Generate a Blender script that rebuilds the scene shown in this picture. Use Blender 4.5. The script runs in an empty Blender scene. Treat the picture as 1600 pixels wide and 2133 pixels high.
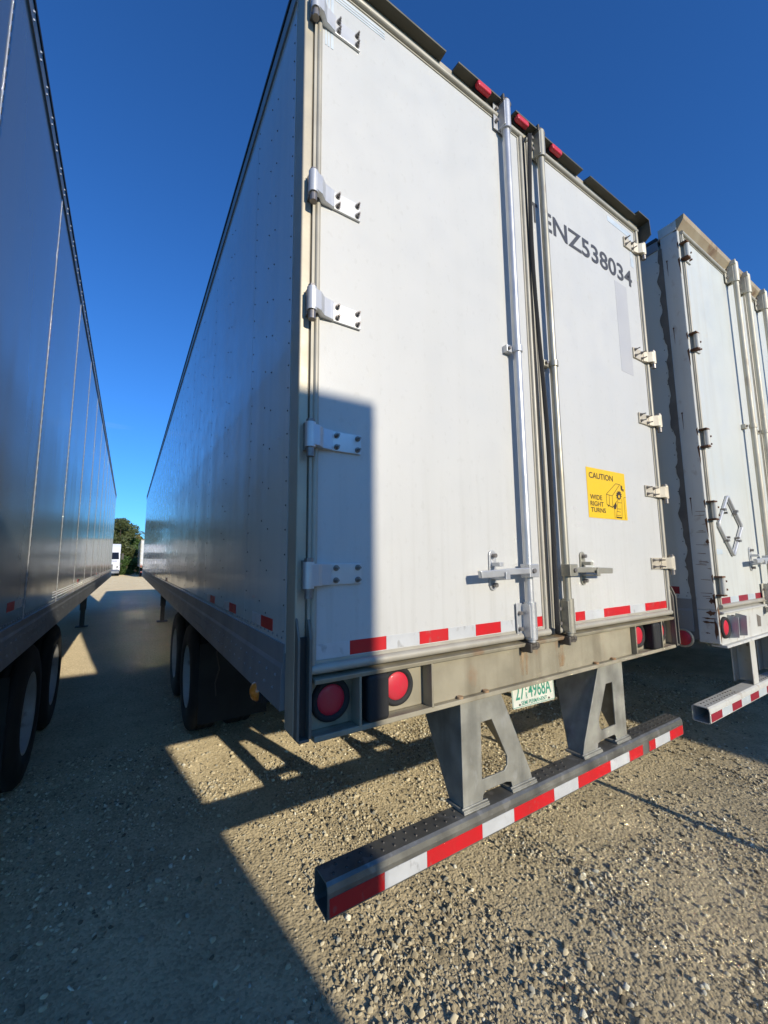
import bpy, bmesh, math, random
import numpy as np
from mathutils import Vector, Matrix
random.seed(7); rng = np.random.default_rng(11)
scene = bpy.context.scene
COL = scene.collection

# ------------------------------------------------------------------ camera
cam_d = bpy.data.cameras.new('camera'); cam = bpy.data.objects.new('camera', cam_d); COL.objects.link(cam)
cam_d.sensor_fit = 'VERTICAL'; cam_d.sensor_height = 36.0; cam_d.lens = 840.3 / 2133 * 36
cam_d.clip_start = 0.02; cam_d.clip_end = 3000
CR = ((0.84588, -0.055548, -0.530472), (-0.533297, -0.104699, -0.839424), (-0.008912, 0.992951, -0.118187))
cam.matrix_world = Matrix.Translation((-0.4682, -1.2877, 1.6467)) @ Matrix(CR).to_4x4()
scene.camera = cam

# ------------------------------------------------------------------ light
SUN_RAY = Vector((-0.123, 1.0, -0.354)).normalized()          # the way the light travels
el = math.asin(-SUN_RAY.z); az = math.atan2(-SUN_RAY.x, -SUN_RAY.y)
sd = bpy.data.lights.new('sun', 'SUN'); sun = bpy.data.objects.new('sun', sd); COL.objects.link(sun)
sd.energy = 4.6; sd.angle = math.radians(0.53); sd.color = (1.0, 0.91, 0.755)
sun.rotation_euler = SUN_RAY.to_track_quat('-Z', 'Y').to_euler(); sun.location = (2, -20, 12)
w = bpy.data.worlds.new('World'); scene.world = w; w.use_nodes = True
nt = w.node_tree; bg = nt.nodes['Background']
sky = nt.nodes.new('ShaderNodeTexSky'); sky.sky_type = 'NISHITA'; sky.sun_disc = False
sky.sun_elevation = el; sky.sun_rotation = az
sky.air_density = 1.0; sky.dust_density = 0.3; sky.ozone_density = 4.0
tint = nt.nodes.new('ShaderNodeMix'); tint.data_type = 'RGBA'; tint.blend_type = 'MULTIPLY'; tint.inputs[0].default_value = 1.0
tint.inputs[7].default_value = (0.40, 0.93, 1.55, 1)      # deep clear-air blue, the same all round
nt.links.new(sky.outputs[0], tint.inputs[6]); 
# faint cirrus wisps low in the sky, all round
wc = nt.nodes.new('ShaderNodeTexCoord'); wm = nt.nodes.new('ShaderNodeMapping'); wm.inputs['Scale'].default_value = (2.2, 2.2, 26.0); wm.inputs['Location'].default_value = (0.3, 0.0, 0.0)
wn_ = nt.nodes.new('ShaderNodeTexNoise'); wn_.inputs['Scale'].default_value = 2.0; wn_.inputs['Detail'].default_value = 5.0
nt.links.new(wc.outputs['Generated'], wm.inputs[0]); nt.links.new(wm.outputs[0], wn_.inputs['Vector'])
wr = nt.nodes.new('ShaderNodeMapRange'); wr.inputs['From Min'].default_value = 0.60; wr.inputs['From Max'].default_value = 0.80; wr.inputs['To Max'].default_value = 0.35; nt.links.new(wn_.outputs[0], wr.inputs['Value'])
wz = nt.nodes.new('ShaderNodeSeparateXYZ'); nt.links.new(wc.outputs['Generated'], wz.inputs[0])
wk = nt.nodes.new('ShaderNodeMapRange'); wk.inputs['From Min'].default_value = 0.30; wk.inputs['From Max'].default_value = 0.17; nt.links.new(wz.outputs[2], wk.inputs['Value'])
wx = nt.nodes.new('ShaderNodeMath'); wx.operation = 'MULTIPLY'; nt.links.new(wr.outputs[0], wx.inputs[0]); nt.links.new(wk.outputs[0], wx.inputs[1])
cm = nt.nodes.new('ShaderNodeMix'); cm.data_type = 'RGBA'; cm.inputs[7].default_value = (6.5, 7.2, 7.8, 1)
nt.links.new(wx.outputs[0], cm.inputs[0]); nt.links.new(tint.outputs[2], cm.inputs[6]); nt.links.new(cm.outputs[2], bg.inputs[0]); bg.inputs[1].default_value = 0.122
scene.view_settings.view_transform = 'Standard'; scene.view_settings.look = 'None'
scene.view_settings.exposure = 0.0; scene.view_settings.gamma = 1.0
scene.render.engine = 'CYCLES'
cy = scene.cycles
cy.use_denoising = True
cy.max_bounces = 8; cy.diffuse_bounces = 4; cy.glossy_bounces = 4; cy.transmission_bounces = 4
cy.caustics_reflective = True; cy.blur_glossy = 0.0; cy.sample_clamp_indirect = 0.0

# ------------------------------------------------------------------ materials
MATS = {}
def mat(name, col, rough=0.5, metal=0.0, var=None, var_amt=0.0, var_scale=4.0, streak=None, streak_amt=0.0,
        spots=None, spot_amt=0.0, spot_scale=9.0, bump=0.0, bump_scale=60.0, coat=0.0, wave=0.0, sub=0.0, stretch=0.35, rvar=0.12, splash=None):
    if name in MATS: return MATS[name]
    m = bpy.data.materials.new(name); m.use_nodes = True; n = m.node_tree.nodes; l = m.node_tree.links
    b = n['Principled BSDF']
    b.inputs['Roughness'].default_value = rough; b.inputs['Metallic'].default_value = metal
    b.inputs['Base Color'].default_value = (*col, 1)
    geo = n.new('ShaderNodeNewGeometry')
    def noise(scale, sx=1, sy=1, sz=1, detail=6.0):
        mp = n.new('ShaderNodeMapping'); mp.inputs['Scale'].default_value = (sx, sy, sz)
        l.new(geo.outputs['Position'], mp.inputs[0])
        t = n.new('ShaderNodeTexNoise'); t.inputs['Scale'].default_value = scale; t.inputs['Detail'].default_value = detail
        l.new(mp.outputs[0], t.inputs['Vector']); return t.outputs[0]
    def ramp(src, a, c):
        r = n.new('ShaderNodeMapRange'); r.inputs['From Min'].default_value = a; r.inputs['From Max'].default_value = c
        l.new(src, r.inputs['Value']); return r.outputs[0]
    def mix(fac, a, colb):
        x = n.new('ShaderNodeMix'); x.data_type = 'RGBA'
        l.new(fac, x.inputs[0])
        if hasattr(a, 'is_linked'): l.new(a, x.inputs[6])
        else: x.inputs[6].default_value = (*a, 1)
        x.inputs[7].default_value = (*colb, 1); return x.outputs[2]
    def mul(src, k):
        x = n.new('ShaderNodeMath'); x.operation = 'MULTIPLY'; l.new(src, x.inputs[0]); x.inputs[1].default_value = k; return x.outputs[0]
    c = col
    if var_amt: c = mix(mul(ramp(noise(var_scale), 0.35, 0.7), var_amt), c, var)
    if streak_amt: c = mix(mul(ramp(noise(11.0, 1, 1, stretch * 0.12), 0.5, 0.78), streak_amt), c, streak)
    if splash:                                            # dirty rain runs thickening towards the foot of the doors
        sp = n.new('ShaderNodeSeparateXYZ'); l.new(geo.outputs['Position'], sp.inputs[0])
        hm = n.new('ShaderNodeMath'); hm.operation = 'MULTIPLY'; l.new(ramp(sp.outputs[2], 2.3, 1.30), hm.inputs[0]); l.new(ramp(noise(26.0, 1, 1, 0.045), 0.50, 0.72), hm.inputs[1])
        c = mix(mul(hm.outputs[0], 0.30), c, splash)
    if spot_amt: c = mix(mul(ramp(noise(spot_scale, 1, 1, 0.6), 0.60, 0.68), spot_amt), c, spots)
    if hasattr(c, 'is_linked'): l.new(c, b.inputs['Base Color'])
    if rvar:
        r = n.new('ShaderNodeMapRange'); r.inputs['To Min'].default_value = max(0.02, rough - rvar * 0.5); r.inputs['To Max'].default_value = min(1, rough + rvar)
        r.inputs['From Min'].default_value = 0.3; r.inputs['From Max'].default_value = 0.7
        l.new(noise(7.0), r.inputs['Value']); l.new(r.outputs[0], b.inputs['Roughness'])
    if coat: b.inputs['Coat Weight'].default_value = coat; b.inputs['Coat Roughness'].default_value = 0.05
    if sub: b.inputs['Subsurface Weight'].default_value = sub; b.inputs['Subsurface Radius'].default_value = (0.02, 0.004, 0.004)
    nrm = None
    if bump:
        bp = n.new('ShaderNodeBump'); bp.inputs['Strength'].default_value = bump; bp.inputs['Distance'].default_value = 0.004
        l.new(noise(bump_scale), bp.inputs['Height']); nrm = bp.outputs[0]
    if wave:
        bp = n.new('ShaderNodeBump'); bp.inputs['Strength'].default_value = 1.0; bp.inputs['Distance'].default_value = wave
        l.new(noise(1.0, 2.2, 2.2, 0.45, 2.0), bp.inputs['Height'])
        if nrm: l.new(nrm, bp.inputs['Normal'])
        nrm = bp.outputs[0]
    if nrm: l.new(nrm, b.inputs['Normal'])
    MATS[name] = m; return m

M = dict(
 door=mat('door_white', (0.55, 0.545, 0.515), 0.42, var=(0.51, 0.51, 0.485), var_amt=0.5, var_scale=2.2, streak=(0.40, 0.385, 0.33), streak_amt=0.10, spots=(0.42, 0.41, 0.37), spot_amt=0.22, spot_scale=46, splash=(0.34, 0.325, 0.275), bump=0.10, bump_scale=220, wave=0.0012),
 door3=mat('door_white_aged', (0.58, 0.59, 0.55), 0.45, var=(0.50, 0.53, 0.485), var_amt=0.5, var_scale=1.6, streak=(0.45, 0.42, 0.33), streak_amt=0.4, splash=(0.30, 0.27, 0.21), bump=0.10, bump_scale=200, wave=0.002),
 side=mat('side_white', (0.62, 0.60, 0.53), 0.16, var=(0.54, 0.525, 0.465), var_amt=0.35, var_scale=0.8, streak=(0.42, 0.42, 0.40), streak_amt=0.3, coat=0.2, wave=0.006, rvar=0.08),
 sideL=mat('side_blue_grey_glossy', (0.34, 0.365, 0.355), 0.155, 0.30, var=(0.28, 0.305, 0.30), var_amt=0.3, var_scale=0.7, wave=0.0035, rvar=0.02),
 post=mat('post_aluminium', (0.48, 0.43, 0.32), 0.45, 0.35, var=(0.36, 0.32, 0.25), var_amt=0.6, var_scale=5, streak=(0.28, 0.25, 0.20), streak_amt=0.5, bump=0.1),
 rail=mat('rail_aluminium', (0.30, 0.31, 0.31), 0.5, 0.3, var=(0.22, 0.22, 0.215), var_amt=0.5, var_scale=3, streak=(0.17, 0.165, 0.15), streak_amt=0.4),
 trim=mat('trim_aluminium', (0.44, 0.41, 0.335), 0.48, 0.2, var=(0.30, 0.275, 0.215), var_amt=0.5, var_scale=8, streak=(0.33, 0.29, 0.22), streak_amt=0.3),
 hinge=mat('hinge_aluminium', (0.62, 0.62, 0.61), 0.40, 0.5, var=(0.52, 0.52, 0.50), var_amt=0.5, var_scale=14, bump=0.05),
 hinge_old=mat('hinge_dull', (0.62, 0.56, 0.44), 0.5, 0.45, var=(0.42, 0.36, 0.27), var_amt=0.6, var_scale=14),
 zinc=mat('zinc_bright', (0.58, 0.58, 0.57), 0.40, 0.6, var=(0.42, 0.43, 0.44), var_amt=0.6, var_scale=10, bump=0.12, bump_scale=90),
 rod_old=mat('rod_dull', (0.42, 0.40, 0.33), 0.45, 0.55, var=(0.25, 0.23, 0.17), var_amt=0.6, var_scale=6, spots=(0.20, 0.14, 0.09), spot_amt=0.3, spot_scale=16),
 bolt=mat('bolt_steel', (0.30, 0.28, 0.26), 0.42, 0.7, var=(0.16, 0.13, 0.11), var_amt=0.6, var_scale=40),
 dark=mat('dark_steel', (0.045, 0.043, 0.040), 0.6, 0.3, var=(0.09, 0.075, 0.06), var_amt=0.5, var_scale=5),
 chassis=mat('chassis_black', (0.022, 0.021, 0.020), 0.7, 0.1, var=(0.06, 0.05, 0.04), var_amt=0.5, var_scale=3),
 rubber=mat('black_rubber', (0.018, 0.018, 0.018), 0.75, bump=0.3, bump_scale=120),
 tyre=mat('tyre_rubber', (0.022, 0.022, 0.021), 0.8, var=(0.07, 0.06, 0.05), var_amt=0.35, var_scale=4, bump=0.2),
 rim=mat('rim_white', (0.55, 0.55, 0.53), 0.5, var=(0.3, 0.27, 0.22), var_amt=0.6, var_scale=5, spots=(0.18, 0.09, 0.05), spot_amt=0.6, spot_scale=9),
 sill=mat('sill_galvanised', (0.37, 0.33, 0.235), 0.55, 0.2, var=(0.22, 0.195, 0.135), var_amt=0.85, var_scale=5.5, streak=(0.17, 0.14, 0.09), streak_amt=0.75, spots=(0.30, 0.15, 0.065), spot_amt=0.5, spot_scale=7, bump=0.12),
 rust=mat('rust_stain', (0.32, 0.17, 0.07), 0.8, var=(0.44, 0.34, 0.22), var_amt=0.8, var_scale=18),
 guard=mat('guard_galvanised', (0.235, 0.228, 0.195), 0.40, 0.55, var=(0.10, 0.098, 0.088), var_amt=0.8, var_scale=10, streak=(0.30, 0.30, 0.27), streak_amt=0.5, spots=(0.36, 0.35, 0.32), spot_amt=0.5, spot_scale=22, bump=0.1),
 upright=mat('upright_galvanised', (0.42, 0.41, 0.35), 0.45, 0.4, var=(0.20, 0.195, 0.165), var_amt=0.8, var_scale=9, streak=(0.16, 0.16, 0.14), streak_amt=0.8, stretch=0.9, spots=(0.46, 0.46, 0.43), spot_amt=0.5, spot_scale=15, bump=0.15),
 tape_red=mat('tape_red', (0.58, 0.012, 0.018), 0.38, var=(0.42, 0.02, 0.02), var_amt=0.6, var_scale=14, spots=(0.30, 0.12, 0.10), spot_amt=0.5, spot_scale=30),
 tape_dark=mat('tape_maroon', (0.30, 0.02, 0.035), 0.4, var=(0.22, 0.02, 0.03), var_amt=0.5, var_scale=30),
 tape_white=mat('tape_white', (0.58, 0.59, 0.585), 0.35, 0.1, var=(0.46, 0.47, 0.47), var_amt=0.6, var_scale=16, spots=(0.28, 0.27, 0.25), spot_amt=0.55, spot_scale=26),
 lens=mat('lens_red', (0.60, 0.015, 0.040), 0.42, sub=0.3, coat=0.15, var=(0.46, 0.05, 0.06), var_amt=0.6, var_scale=18),
 amber=mat('lens_amber', (0.75, 0.22, 0.02), 0.25, coat=0.5),
 yellow=mat('sign_yellow', (0.80, 0.50, 0.010), 0.4, var=(0.74, 0.47, 0.02), var_amt=0.4, var_scale=12),
 ink=mat('ink_dark', (0.035, 0.022, 0.018), 0.6),
 letter=mat('letter_grey', (0.055, 0.055, 0.06), 0.5),
 plate=mat('plate_white', (0.68, 0.68, 0.58), 0.4, var=(0.52, 0.50, 0.40), var_amt=0.5, var_scale=25),
 green=mat('plate_green', (0.05, 0.26, 0.17), 0.5),
 ghost=mat('old_decal_grey', (0.445, 0.44, 0.435), 0.42, var=(0.48, 0.475, 0.465), var_amt=0.6, var_scale=6),
 ghost2=mat('old_tape_silver', (0.56, 0.62, 0.64), 0.35, 0.2, var=(0.68, 0.72, 0.72), var_amt=0.6, var_scale=14),
 visor=mat('visor_metal', (0.10, 0.097, 0.08), 0.55, 0.35, var=(0.08, 0.08, 0.065), var_amt=0.6, var_scale=9),
 camsteel=mat('cam_steel', (0.13, 0.115, 0.095), 0.5, 0.5, var=(0.06, 0.05, 0.04), var_amt=0.6, var_scale=20, bump=0.3),
 rusttrim=mat('rusty_trim', (0.42, 0.35, 0.23), 0.6, 0.1, var=(0.27, 0.17, 0.08), var_amt=0.7, var_scale=5, spots=(0.16, 0.08, 0.035), spot_amt=0.7, spot_scale=8),
 steelpost=mat('post_steel', (0.20, 0.185, 0.15), 0.55, 0.3, var=(0.11, 0.10, 0.085), var_amt=0.6, var_scale=8, streak=(0.28, 0.25, 0.2), streak_amt=0.4),
 roof=mat('roof_skin', (0.6, 0.6, 0.58), 0.5),
 white3=mat('post_white_rusty', (0.56, 0.56, 0.52), 0.5, var=(0.46, 0.46, 0.42), var_amt=0.5, var_scale=3, streak=(0.34, 0.30, 0.23), streak_amt=0.4, spots=(0.24, 0.15, 0.08), spot_amt=0.3, spot_scale=19),
 rustheavy=mat('rust_heavy', (0.09, 0.04, 0.022), 0.85, var=(0.20, 0.10, 0.05), var_amt=0.7, var_scale=12, bump=0.4),
 sealant=mat('sealant_brown', (0.17, 0.15, 0.125), 0.8, var=(0.10, 0.088, 0.072), var_amt=0.6, var_scale=10, bump=0.5, bump_scale=40),
 grime=mat('seam_dark', (0.05, 0.05, 0.05), 0.8),
 cab=mat('cab_white', (0.80, 0.80, 0.80), 0.25, coat=0.6),
 glass=mat('dark_glass', (0.012, 0.014, 0.018), 0.06, rvar=0),
 chrome=mat('grille_grey', (0.30, 0.31, 0.33), 0.35, 0.8),
 bark=mat('bark', (0.12, 0.085, 0.06), 0.9, var=(0.07, 0.05, 0.04), var_amt=0.7, var_scale=6, bump=0.5, bump_scale=12),
 conc=mat('concrete_wall', (0.40, 0.37, 0.32), 0.9, var=(0.30, 0.28, 0.24), var_amt=0.5, var_scale=1.2),
)
def leaf_mat(name, a, b2):
    m = bpy.data.materials.new(name); m.use_nodes = True; n = m.node_tree.nodes; l = m.node_tree.links
    p = n['Principled BSDF']; p.inputs['Roughness'].default_value = 0.55
    g = n.new('ShaderNodeNewGeometry'); x = n.new('ShaderNodeMix'); x.data_type = 'RGBA'
    l.new(g.outputs['Random Per Island'], x.inputs[0]); x.inputs[6].default_value = (*a, 1); x.inputs[7].default_value = (*b2, 1)
    l.new(x.outputs[2], p.inputs['Base Color'])
    t = n.new('ShaderNodeBsdfTranslucent'); l.new(x.outputs[2], t.inputs[0])
    ms = n.new('ShaderNodeMixShader'); ms.inputs[0].default_value = 0.25
    l.new(p.outputs[0], ms.inputs[1]); l.new(t.outputs[0], ms.inputs[2]); l.new(ms.outputs[0], n['Material Output'].inputs[0])
    return m
M['leaf'] = leaf_mat('leaf_olive', (0.055, 0.075, 0.022), (0.14, 0.16, 0.055))
M['leaf2'] = leaf_mat('leaf_green', (0.04, 0.085, 0.02), (0.10, 0.17, 0.04))
M['frond'] = leaf_mat('frond_yellowgreen', (0.11, 0.13, 0.035), (0.30, 0.24, 0.08))

# ------------------------------------------------------------------ mesh helpers
class MB:
    def __init__(s): s.v = []; s.f = []; s.m = []; s.s = []
    def add(s, vs, fs, mi=0, smooth=False):
        o = len(s.v); s.v += [tuple(p) for p in vs]
        for f in fs: s.f.append(tuple(i + o for i in f)); s.m.append(mi); s.s.append(smooth)
        return s
    def box(s, x0, x1, y0, y1, z0, z1, mi=0):
        return s.add([(x0,y0,z0),(x1,y0,z0),(x1,y1,z0),(x0,y1,z0),(x0,y0,z1),(x1,y0,z1),(x1,y1,z1),(x0,y1,z1)],
                     [(0,3,2,1),(4,5,6,7),(0,1,5,4),(1,2,6,5),(2,3,7,6),(3,0,4,7)], mi)
    def cyl(s, p0, p1, r, n=16, mi=0, r1=None, cap=True):
        p0 = Vector(p0); p1 = Vector(p1); d = (p1 - p0).normalized(); r1 = r if r1 is None else r1
        a = d.orthogonal().normalized(); b = d.cross(a)
        vs = []
        for i in range(n):
            t = 2 * math.pi * i / n; q = a * math.cos(t) + b * math.sin(t); vs += [p0 + q * r, p1 + q * r1]
        s.add(vs, [(2*i, 2*((i+1)%n), 2*((i+1)%n)+1, 2*i+1) for i in range(n)], mi, n > 6)
        if cap: s.add(vs, [tuple(2*i for i in range(n))[::-1], tuple(2*i+1 for i in range(n))], mi)
        return s
    def tube(s, pts, r, n=8, mi=0):
        pts = [Vector(p) for p in pts]; vs = []
        for i, p in enumerate(pts):
            d = (pts[min(i+1, len(pts)-1)] - pts[max(i-1, 0)]).normalized()
            a = d.cross(Vector((0.31, 0.2, 0.93))).normalized(); b = d.cross(a)
            for k in range(n):
                t = 2*math.pi*k/n; vs.append(p + a*math.cos(t)*r + b*math.sin(t)*r)
        fs = [(i*n+k, i*n+(k+1)%n, (i+1)*n+(k+1)%n, (i+1)*n+k) for i in range(len(pts)-1) for k in range(n)]
        s.add(vs, fs, mi, True); s.add(vs, [tuple(range(n))[::-1], tuple(range((len(pts)-1)*n, len(pts)*n))], mi); return s
    def prism(s, poly, axis, a, b, mi=0):
        """poly: 2-D outline; axis x: (y,z), y: (x,z), z: (x,y); pulled from a to b along axis"""
        def P(u, v, t): return {'x': (t,u,v), 'y': (u,t,v), 'z': (u,v,t)}[axis]
        n = len(poly); vs = [P(u,v,a) for u,v in poly] + [P(u,v,b) for u,v in poly]
        return s.add(vs, [tuple(range(n)), tuple(range(n,2*n))[::-1]] + [(i,i+n,(i+1)%n+n,(i+1)%n) for i in range(n)], mi)
    def lathe(s, prof, c, axis='x', n=32, mi=0):
        c = Vector(c); vs = []
        for r, t in prof:
            for k in range(n):
                q = 2*math.pi*k/n; u = r*math.cos(q); v = r*math.sin(q)
                vs.append(c + Vector({'x': (t,u,v), 'y': (u,t,v), 'z': (u,v,t)}[axis]))
        m = len(prof)
        return s.add(vs, [(i*n+k, i*n+(k+1)%n, (i+1)*n+(k+1)%n, (i+1)*n+k) for i in range(m-1) for k in range(n)], mi, True)
    def dome(s, c, r, h, axis='y', sgn=-1, n=20, mi=0, rings=5):
        prof = [(r*math.cos(math.pi/2*i/rings), sgn*h*math.sin(math.pi/2*i/rings)) for i in range(rings)] + [(0.0005, sgn*h)]
        return s.lathe(prof, c, axis, n, mi)
    def rivet(s, c, r, d, mi=0):
        """small six-sided button; d = outward direction"""
        c = Vector(c); d = Vector(d); a = d.orthogonal().normalized(); b = d.cross(a); vs = []
        for k in range(6):
            t = math.pi*k/3; q = a*math.cos(t)+b*math.sin(t); vs += [c+q*r, c+q*r*0.55+d*r*0.7]
        return s.add(vs, [(2*i, 2*((i+1)%6), 2*((i+1)%6)+1, 2*i+1) for i in range(6)] + [tuple(2*i+1 for i in range(6))], mi)
    def grid(s, fn, nu, nv, mi=0, smooth=True):
        vs = [fn(i/nu, j/nv) for j in range(nv+1) for i in range(nu+1)]; W_ = nu+1
        return s.add(vs, [(j*W_+i, j*W_+i+1, (j+1)*W_+i+1, (j+1)*W_+i) for j in range(nv) for i in range(nu)], mi, smooth)
    def mesh(s, name, mats):
        me = bpy.data.meshes.new(name); me.from_pydata(s.v, [], s.f)
        for m in mats: me.materials.append(m)
        me.polygons.foreach_set('material_index', s.m); me.polygons.foreach_set('use_smooth', s.s); me.update()
        return me
    def build(s, name, mats, parent=None, bevel=0.0, seg=2, **kw):
        if not isinstance(mats, (list, tuple)): mats = [mats]
        me = s.mesh(name, mats); bm = bmesh.new(); bm.from_mesh(me)
        bmesh.ops.recalc_face_normals(bm, faces=bm.faces); bm.to_mesh(me); bm.free()
        return link(name, me, parent, bevel, seg, **kw)
def link(name, me, parent=None, bevel=0.0, seg=2, **kw):
    o = bpy.data.objects.new(name, me); COL.objects.link(o); o.parent = parent
    if bevel:
        md = o.modifiers.new('bevel', 'BEVEL'); md.width = bevel; md.segments = seg; md.limit_method = 'ANGLE'; md.angle_limit = math.radians(40)
    for k, v in kw.items(): o[k] = v
    return o
def empty(name, loc, rz=0.0, **kw):
    o = bpy.data.objects.new(name, None); COL.objects.link(o); o.location = loc; o.rotation_euler = (0, 0, rz); o.empty_display_size = 0.3
    for k, v in kw.items(): o[k] = v
    return o
def copy_tree(o, parent=None):
    c = o.copy(); COL.objects.link(c); c.parent = parent
    for ch in list(o.children): copy_tree(ch, c)
    return c
def text2d(s, width, height, bold=0.0):
    cu = bpy.data.curves.new('t', 'FONT'); cu.body = s; cu.size = 1; cu.offset = bold; cu.resolution_u = 4
    ob = bpy.data.objects.new('t', cu); COL.objects.link(ob)
    dg = bpy.context.evaluated_depsgraph_get(); dg.update(); me = ob.evaluated_get(dg).to_mesh()
    v = [(p.co.x, p.co.y) for p in me.vertices]; f = [tuple(p.vertices) for p in me.polygons]
    ob.evaluated_get(dg).to_mesh_clear(); bpy.data.objects.remove(ob); bpy.data.curves.remove(cu)
    x0 = min(p[0] for p in v); x1 = max(p[0] for p in v); y0 = min(p[1] for p in v); y1 = max(p[1] for p in v)
    return [((a-x0)/(x1-x0)*width, (b-y0)/(y1-y0)*height) for a, b in v], f

# ------------------------------------------------------------------ ground
def fbm(x, y):
    z = np.zeros_like(x)
    for fx, fy, ph, a in ((0.7,0.4,0.3,.010),(-0.5,0.9,1.7,.010),(1.9,1.3,2.2,.006),(-2.3,1.1,0.4,.005),(4.1,-3.3,1.1,.0035),(6.0,5.2,2.9,.0025),(-7.7,4.4,0.9,.002)):
        z += a*np.sin(fx*x+fy*y+ph)
    return z*0.8
def ground_material():
    m = bpy.data.materials.new('yard_dirt'); m.use_nodes = True; n = m.node_tree.nodes; l = m.node_tree.links
    b = n['Principled BSDF']; b.inputs['Roughness'].default_value = 0.95; b.inputs['Specular IOR Level'].default_value = 0.15; b.inputs['Diffuse Roughness'].default_value = 1.0
    g = n.new('ShaderNodeNewGeometry')
    def noise(sc, det=8):
        t = n.new('ShaderNodeTexNoise'); t.inputs['Scale'].default_value = sc; t.inputs['Detail'].default_value = det; l.new(g.outputs['Position'], t.inputs['Vector']); return t.outputs[0]
    def mr(s, a, c):
        r = n.new('ShaderNodeMapRange'); r.inputs['From Min'].default_value = a; r.inputs['From Max'].default_value = c; l.new(s, r.inputs['Value']); return r.outputs[0]
    def mx(f, a, c):
        x = n.new('ShaderNodeMix'); x.data_type = 'RGBA'; l.new(f, x.inputs[0])
        for i, q in ((6, a), (7, c)):
            if hasattr(q, 'is_linked'): l.new(q, x.inputs[i])
            else: x.inputs[i].default_value = (*q, 1)
        return x.outputs[2]
    c = mx(mr(noise(0.9), .35, .65), (0.612, 0.511, 0.334), (0.510, 0.433, 0.288))
    c = mx(mr(noise(60, 4), .40, .70), c, (0.408, 0.339, 0.221))
    sp = n.new('ShaderNodeSeparateXYZ'); l.new(g.outputs['Position'], sp.inputs[0])       # gravelly soil near the rear ends, packed pale sand down the lanes
    near = n.new('ShaderNodeMapRange'); near.inputs['From Min'].default_value = 6.5; near.inputs['From Max'].default_value = 3.0; near.inputs['To Max'].default_value = 0.75; l.new(sp.outputs[1], near.inputs['Value'])
    soil = mx(mr(noise(3.1, 6), .38, .62), (0.449, 0.370, 0.221), (0.612, 0.506, 0.304)); xs = n.new('ShaderNodeMix'); xs.data_type = 'RGBA'; l.new(near.outputs[0], xs.inputs[0]); l.new(c, xs.inputs[6]); l.new(soil, xs.inputs[7]); c = xs.outputs[2]
    v = n.new('ShaderNodeTexVoronoi'); v.inputs['Scale'].default_value = 70; l.new(g.outputs['Position'], v.inputs['Vector'])
    x = n.new('ShaderNodeMix'); x.data_type = 'RGBA'; x.blend_type = 'MULTIPLY'; x.inputs[0].default_value = 0.35
    l.new(c, x.inputs[6]); r = mr(v.outputs['Color'], 0.0, 0.6); l.new(r, x.inputs[7]); c = x.outputs[2]
    l.new(c, b.inputs['Base Color'])
    bp = n.new('ShaderNodeBump'); bp.inputs['Strength'].default_value = 0.9; bp.inputs['Distance'].default_value = 0.012
    l.new(noise(45, 6), bp.inputs['Height'])
    b2 = n.new('ShaderNodeBump'); b2.inputs['Strength'].default_value = 0.5; b2.inputs['Distance'].default_value = 0.008; b2.invert = True
    l.new(v.outputs['Distance'], b2.inputs['Height']); l.new(bp.outputs[0], b2.inputs['Normal']); l.new(b2.outputs[0], b.inputs['Normal'])
    return m
M['ground'] = ground_material()
def axis_lines(lo, hi, near_lo, near_hi, step):
    a = list(np.arange(near_lo, near_hi, step)); d = step; x = near_hi
    while x < hi: a.append(x); d *= 1.35; x += d
    a.append(hi); d = step; x = near_lo
    while x > lo: d *= 1.35; x -= d; a.append(max(x, lo))
    return np.unique(np.array(a))
gx = axis_lines(-500, 500, -3, 7, 0.11); gy = axis_lines(-300, 900, -3, 14, 0.11)
X, Y = np.meshgrid(gx, gy); Z = fbm(X, Y)*np.clip(1.4-np.hypot(X, Y)/60, 0, 1)
nx, ny = len(gx), len(gy)
idx = (np.arange(ny-1)[:, None]*nx + np.arange(nx-1)[None, :]).ravel()
me = bpy.data.meshes.new('ground')
me.from_pydata(np.stack([X.ravel(), Y.ravel(), Z.ravel()], 1).tolist(), [], np.stack([idx, idx+1, idx+nx+1, idx+nx], 1).tolist())
me.polygons.foreach_set('use_smooth', [True]*len(me.polygons)); me.materials.append(M['ground'])
link('ground', me, None, kind='structure', label='dry tan dirt yard under the parked trailers')

def stone_material():
    m = bpy.data.materials.new('gravel_stone'); m.use_nodes = True; n = m.node_tree.nodes; l = m.node_tree.links
    b = n['Principled BSDF']; b.inputs['Roughness'].default_value = 0.9; b.inputs['Specular IOR Level'].default_value = 0.2; b.inputs['Diffuse Roughness'].default_value = 1.0
    g = n.new('ShaderNodeNewGeometry'); r = n.new('ShaderNodeValToRGB'); l.new(g.outputs['Random Per Island'], r.inputs[0])
    cs = [(0, (0.163, 0.136, 0.090)), (0.25, (0.388, 0.328, 0.211)), (0.55, (0.592, 0.511, 0.334)), (0.78, (0.734, 0.647, 0.442)), (0.93, (0.326, 0.308, 0.242)), (1, (0.877, 0.833, 0.659))]
    for i, (p, c) in enumerate(cs):
        e = r.color_ramp.elements[0] if i == 0 else (r.color_ramp.elements[-1] if i == len(cs)-1 else r.color_ramp.elements.new(p)); e.position = p; e.color = (*c, 1)
    l.new(r.outputs[0], b.inputs['Base Color']); return m
M['stone'] = stone_material()
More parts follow.
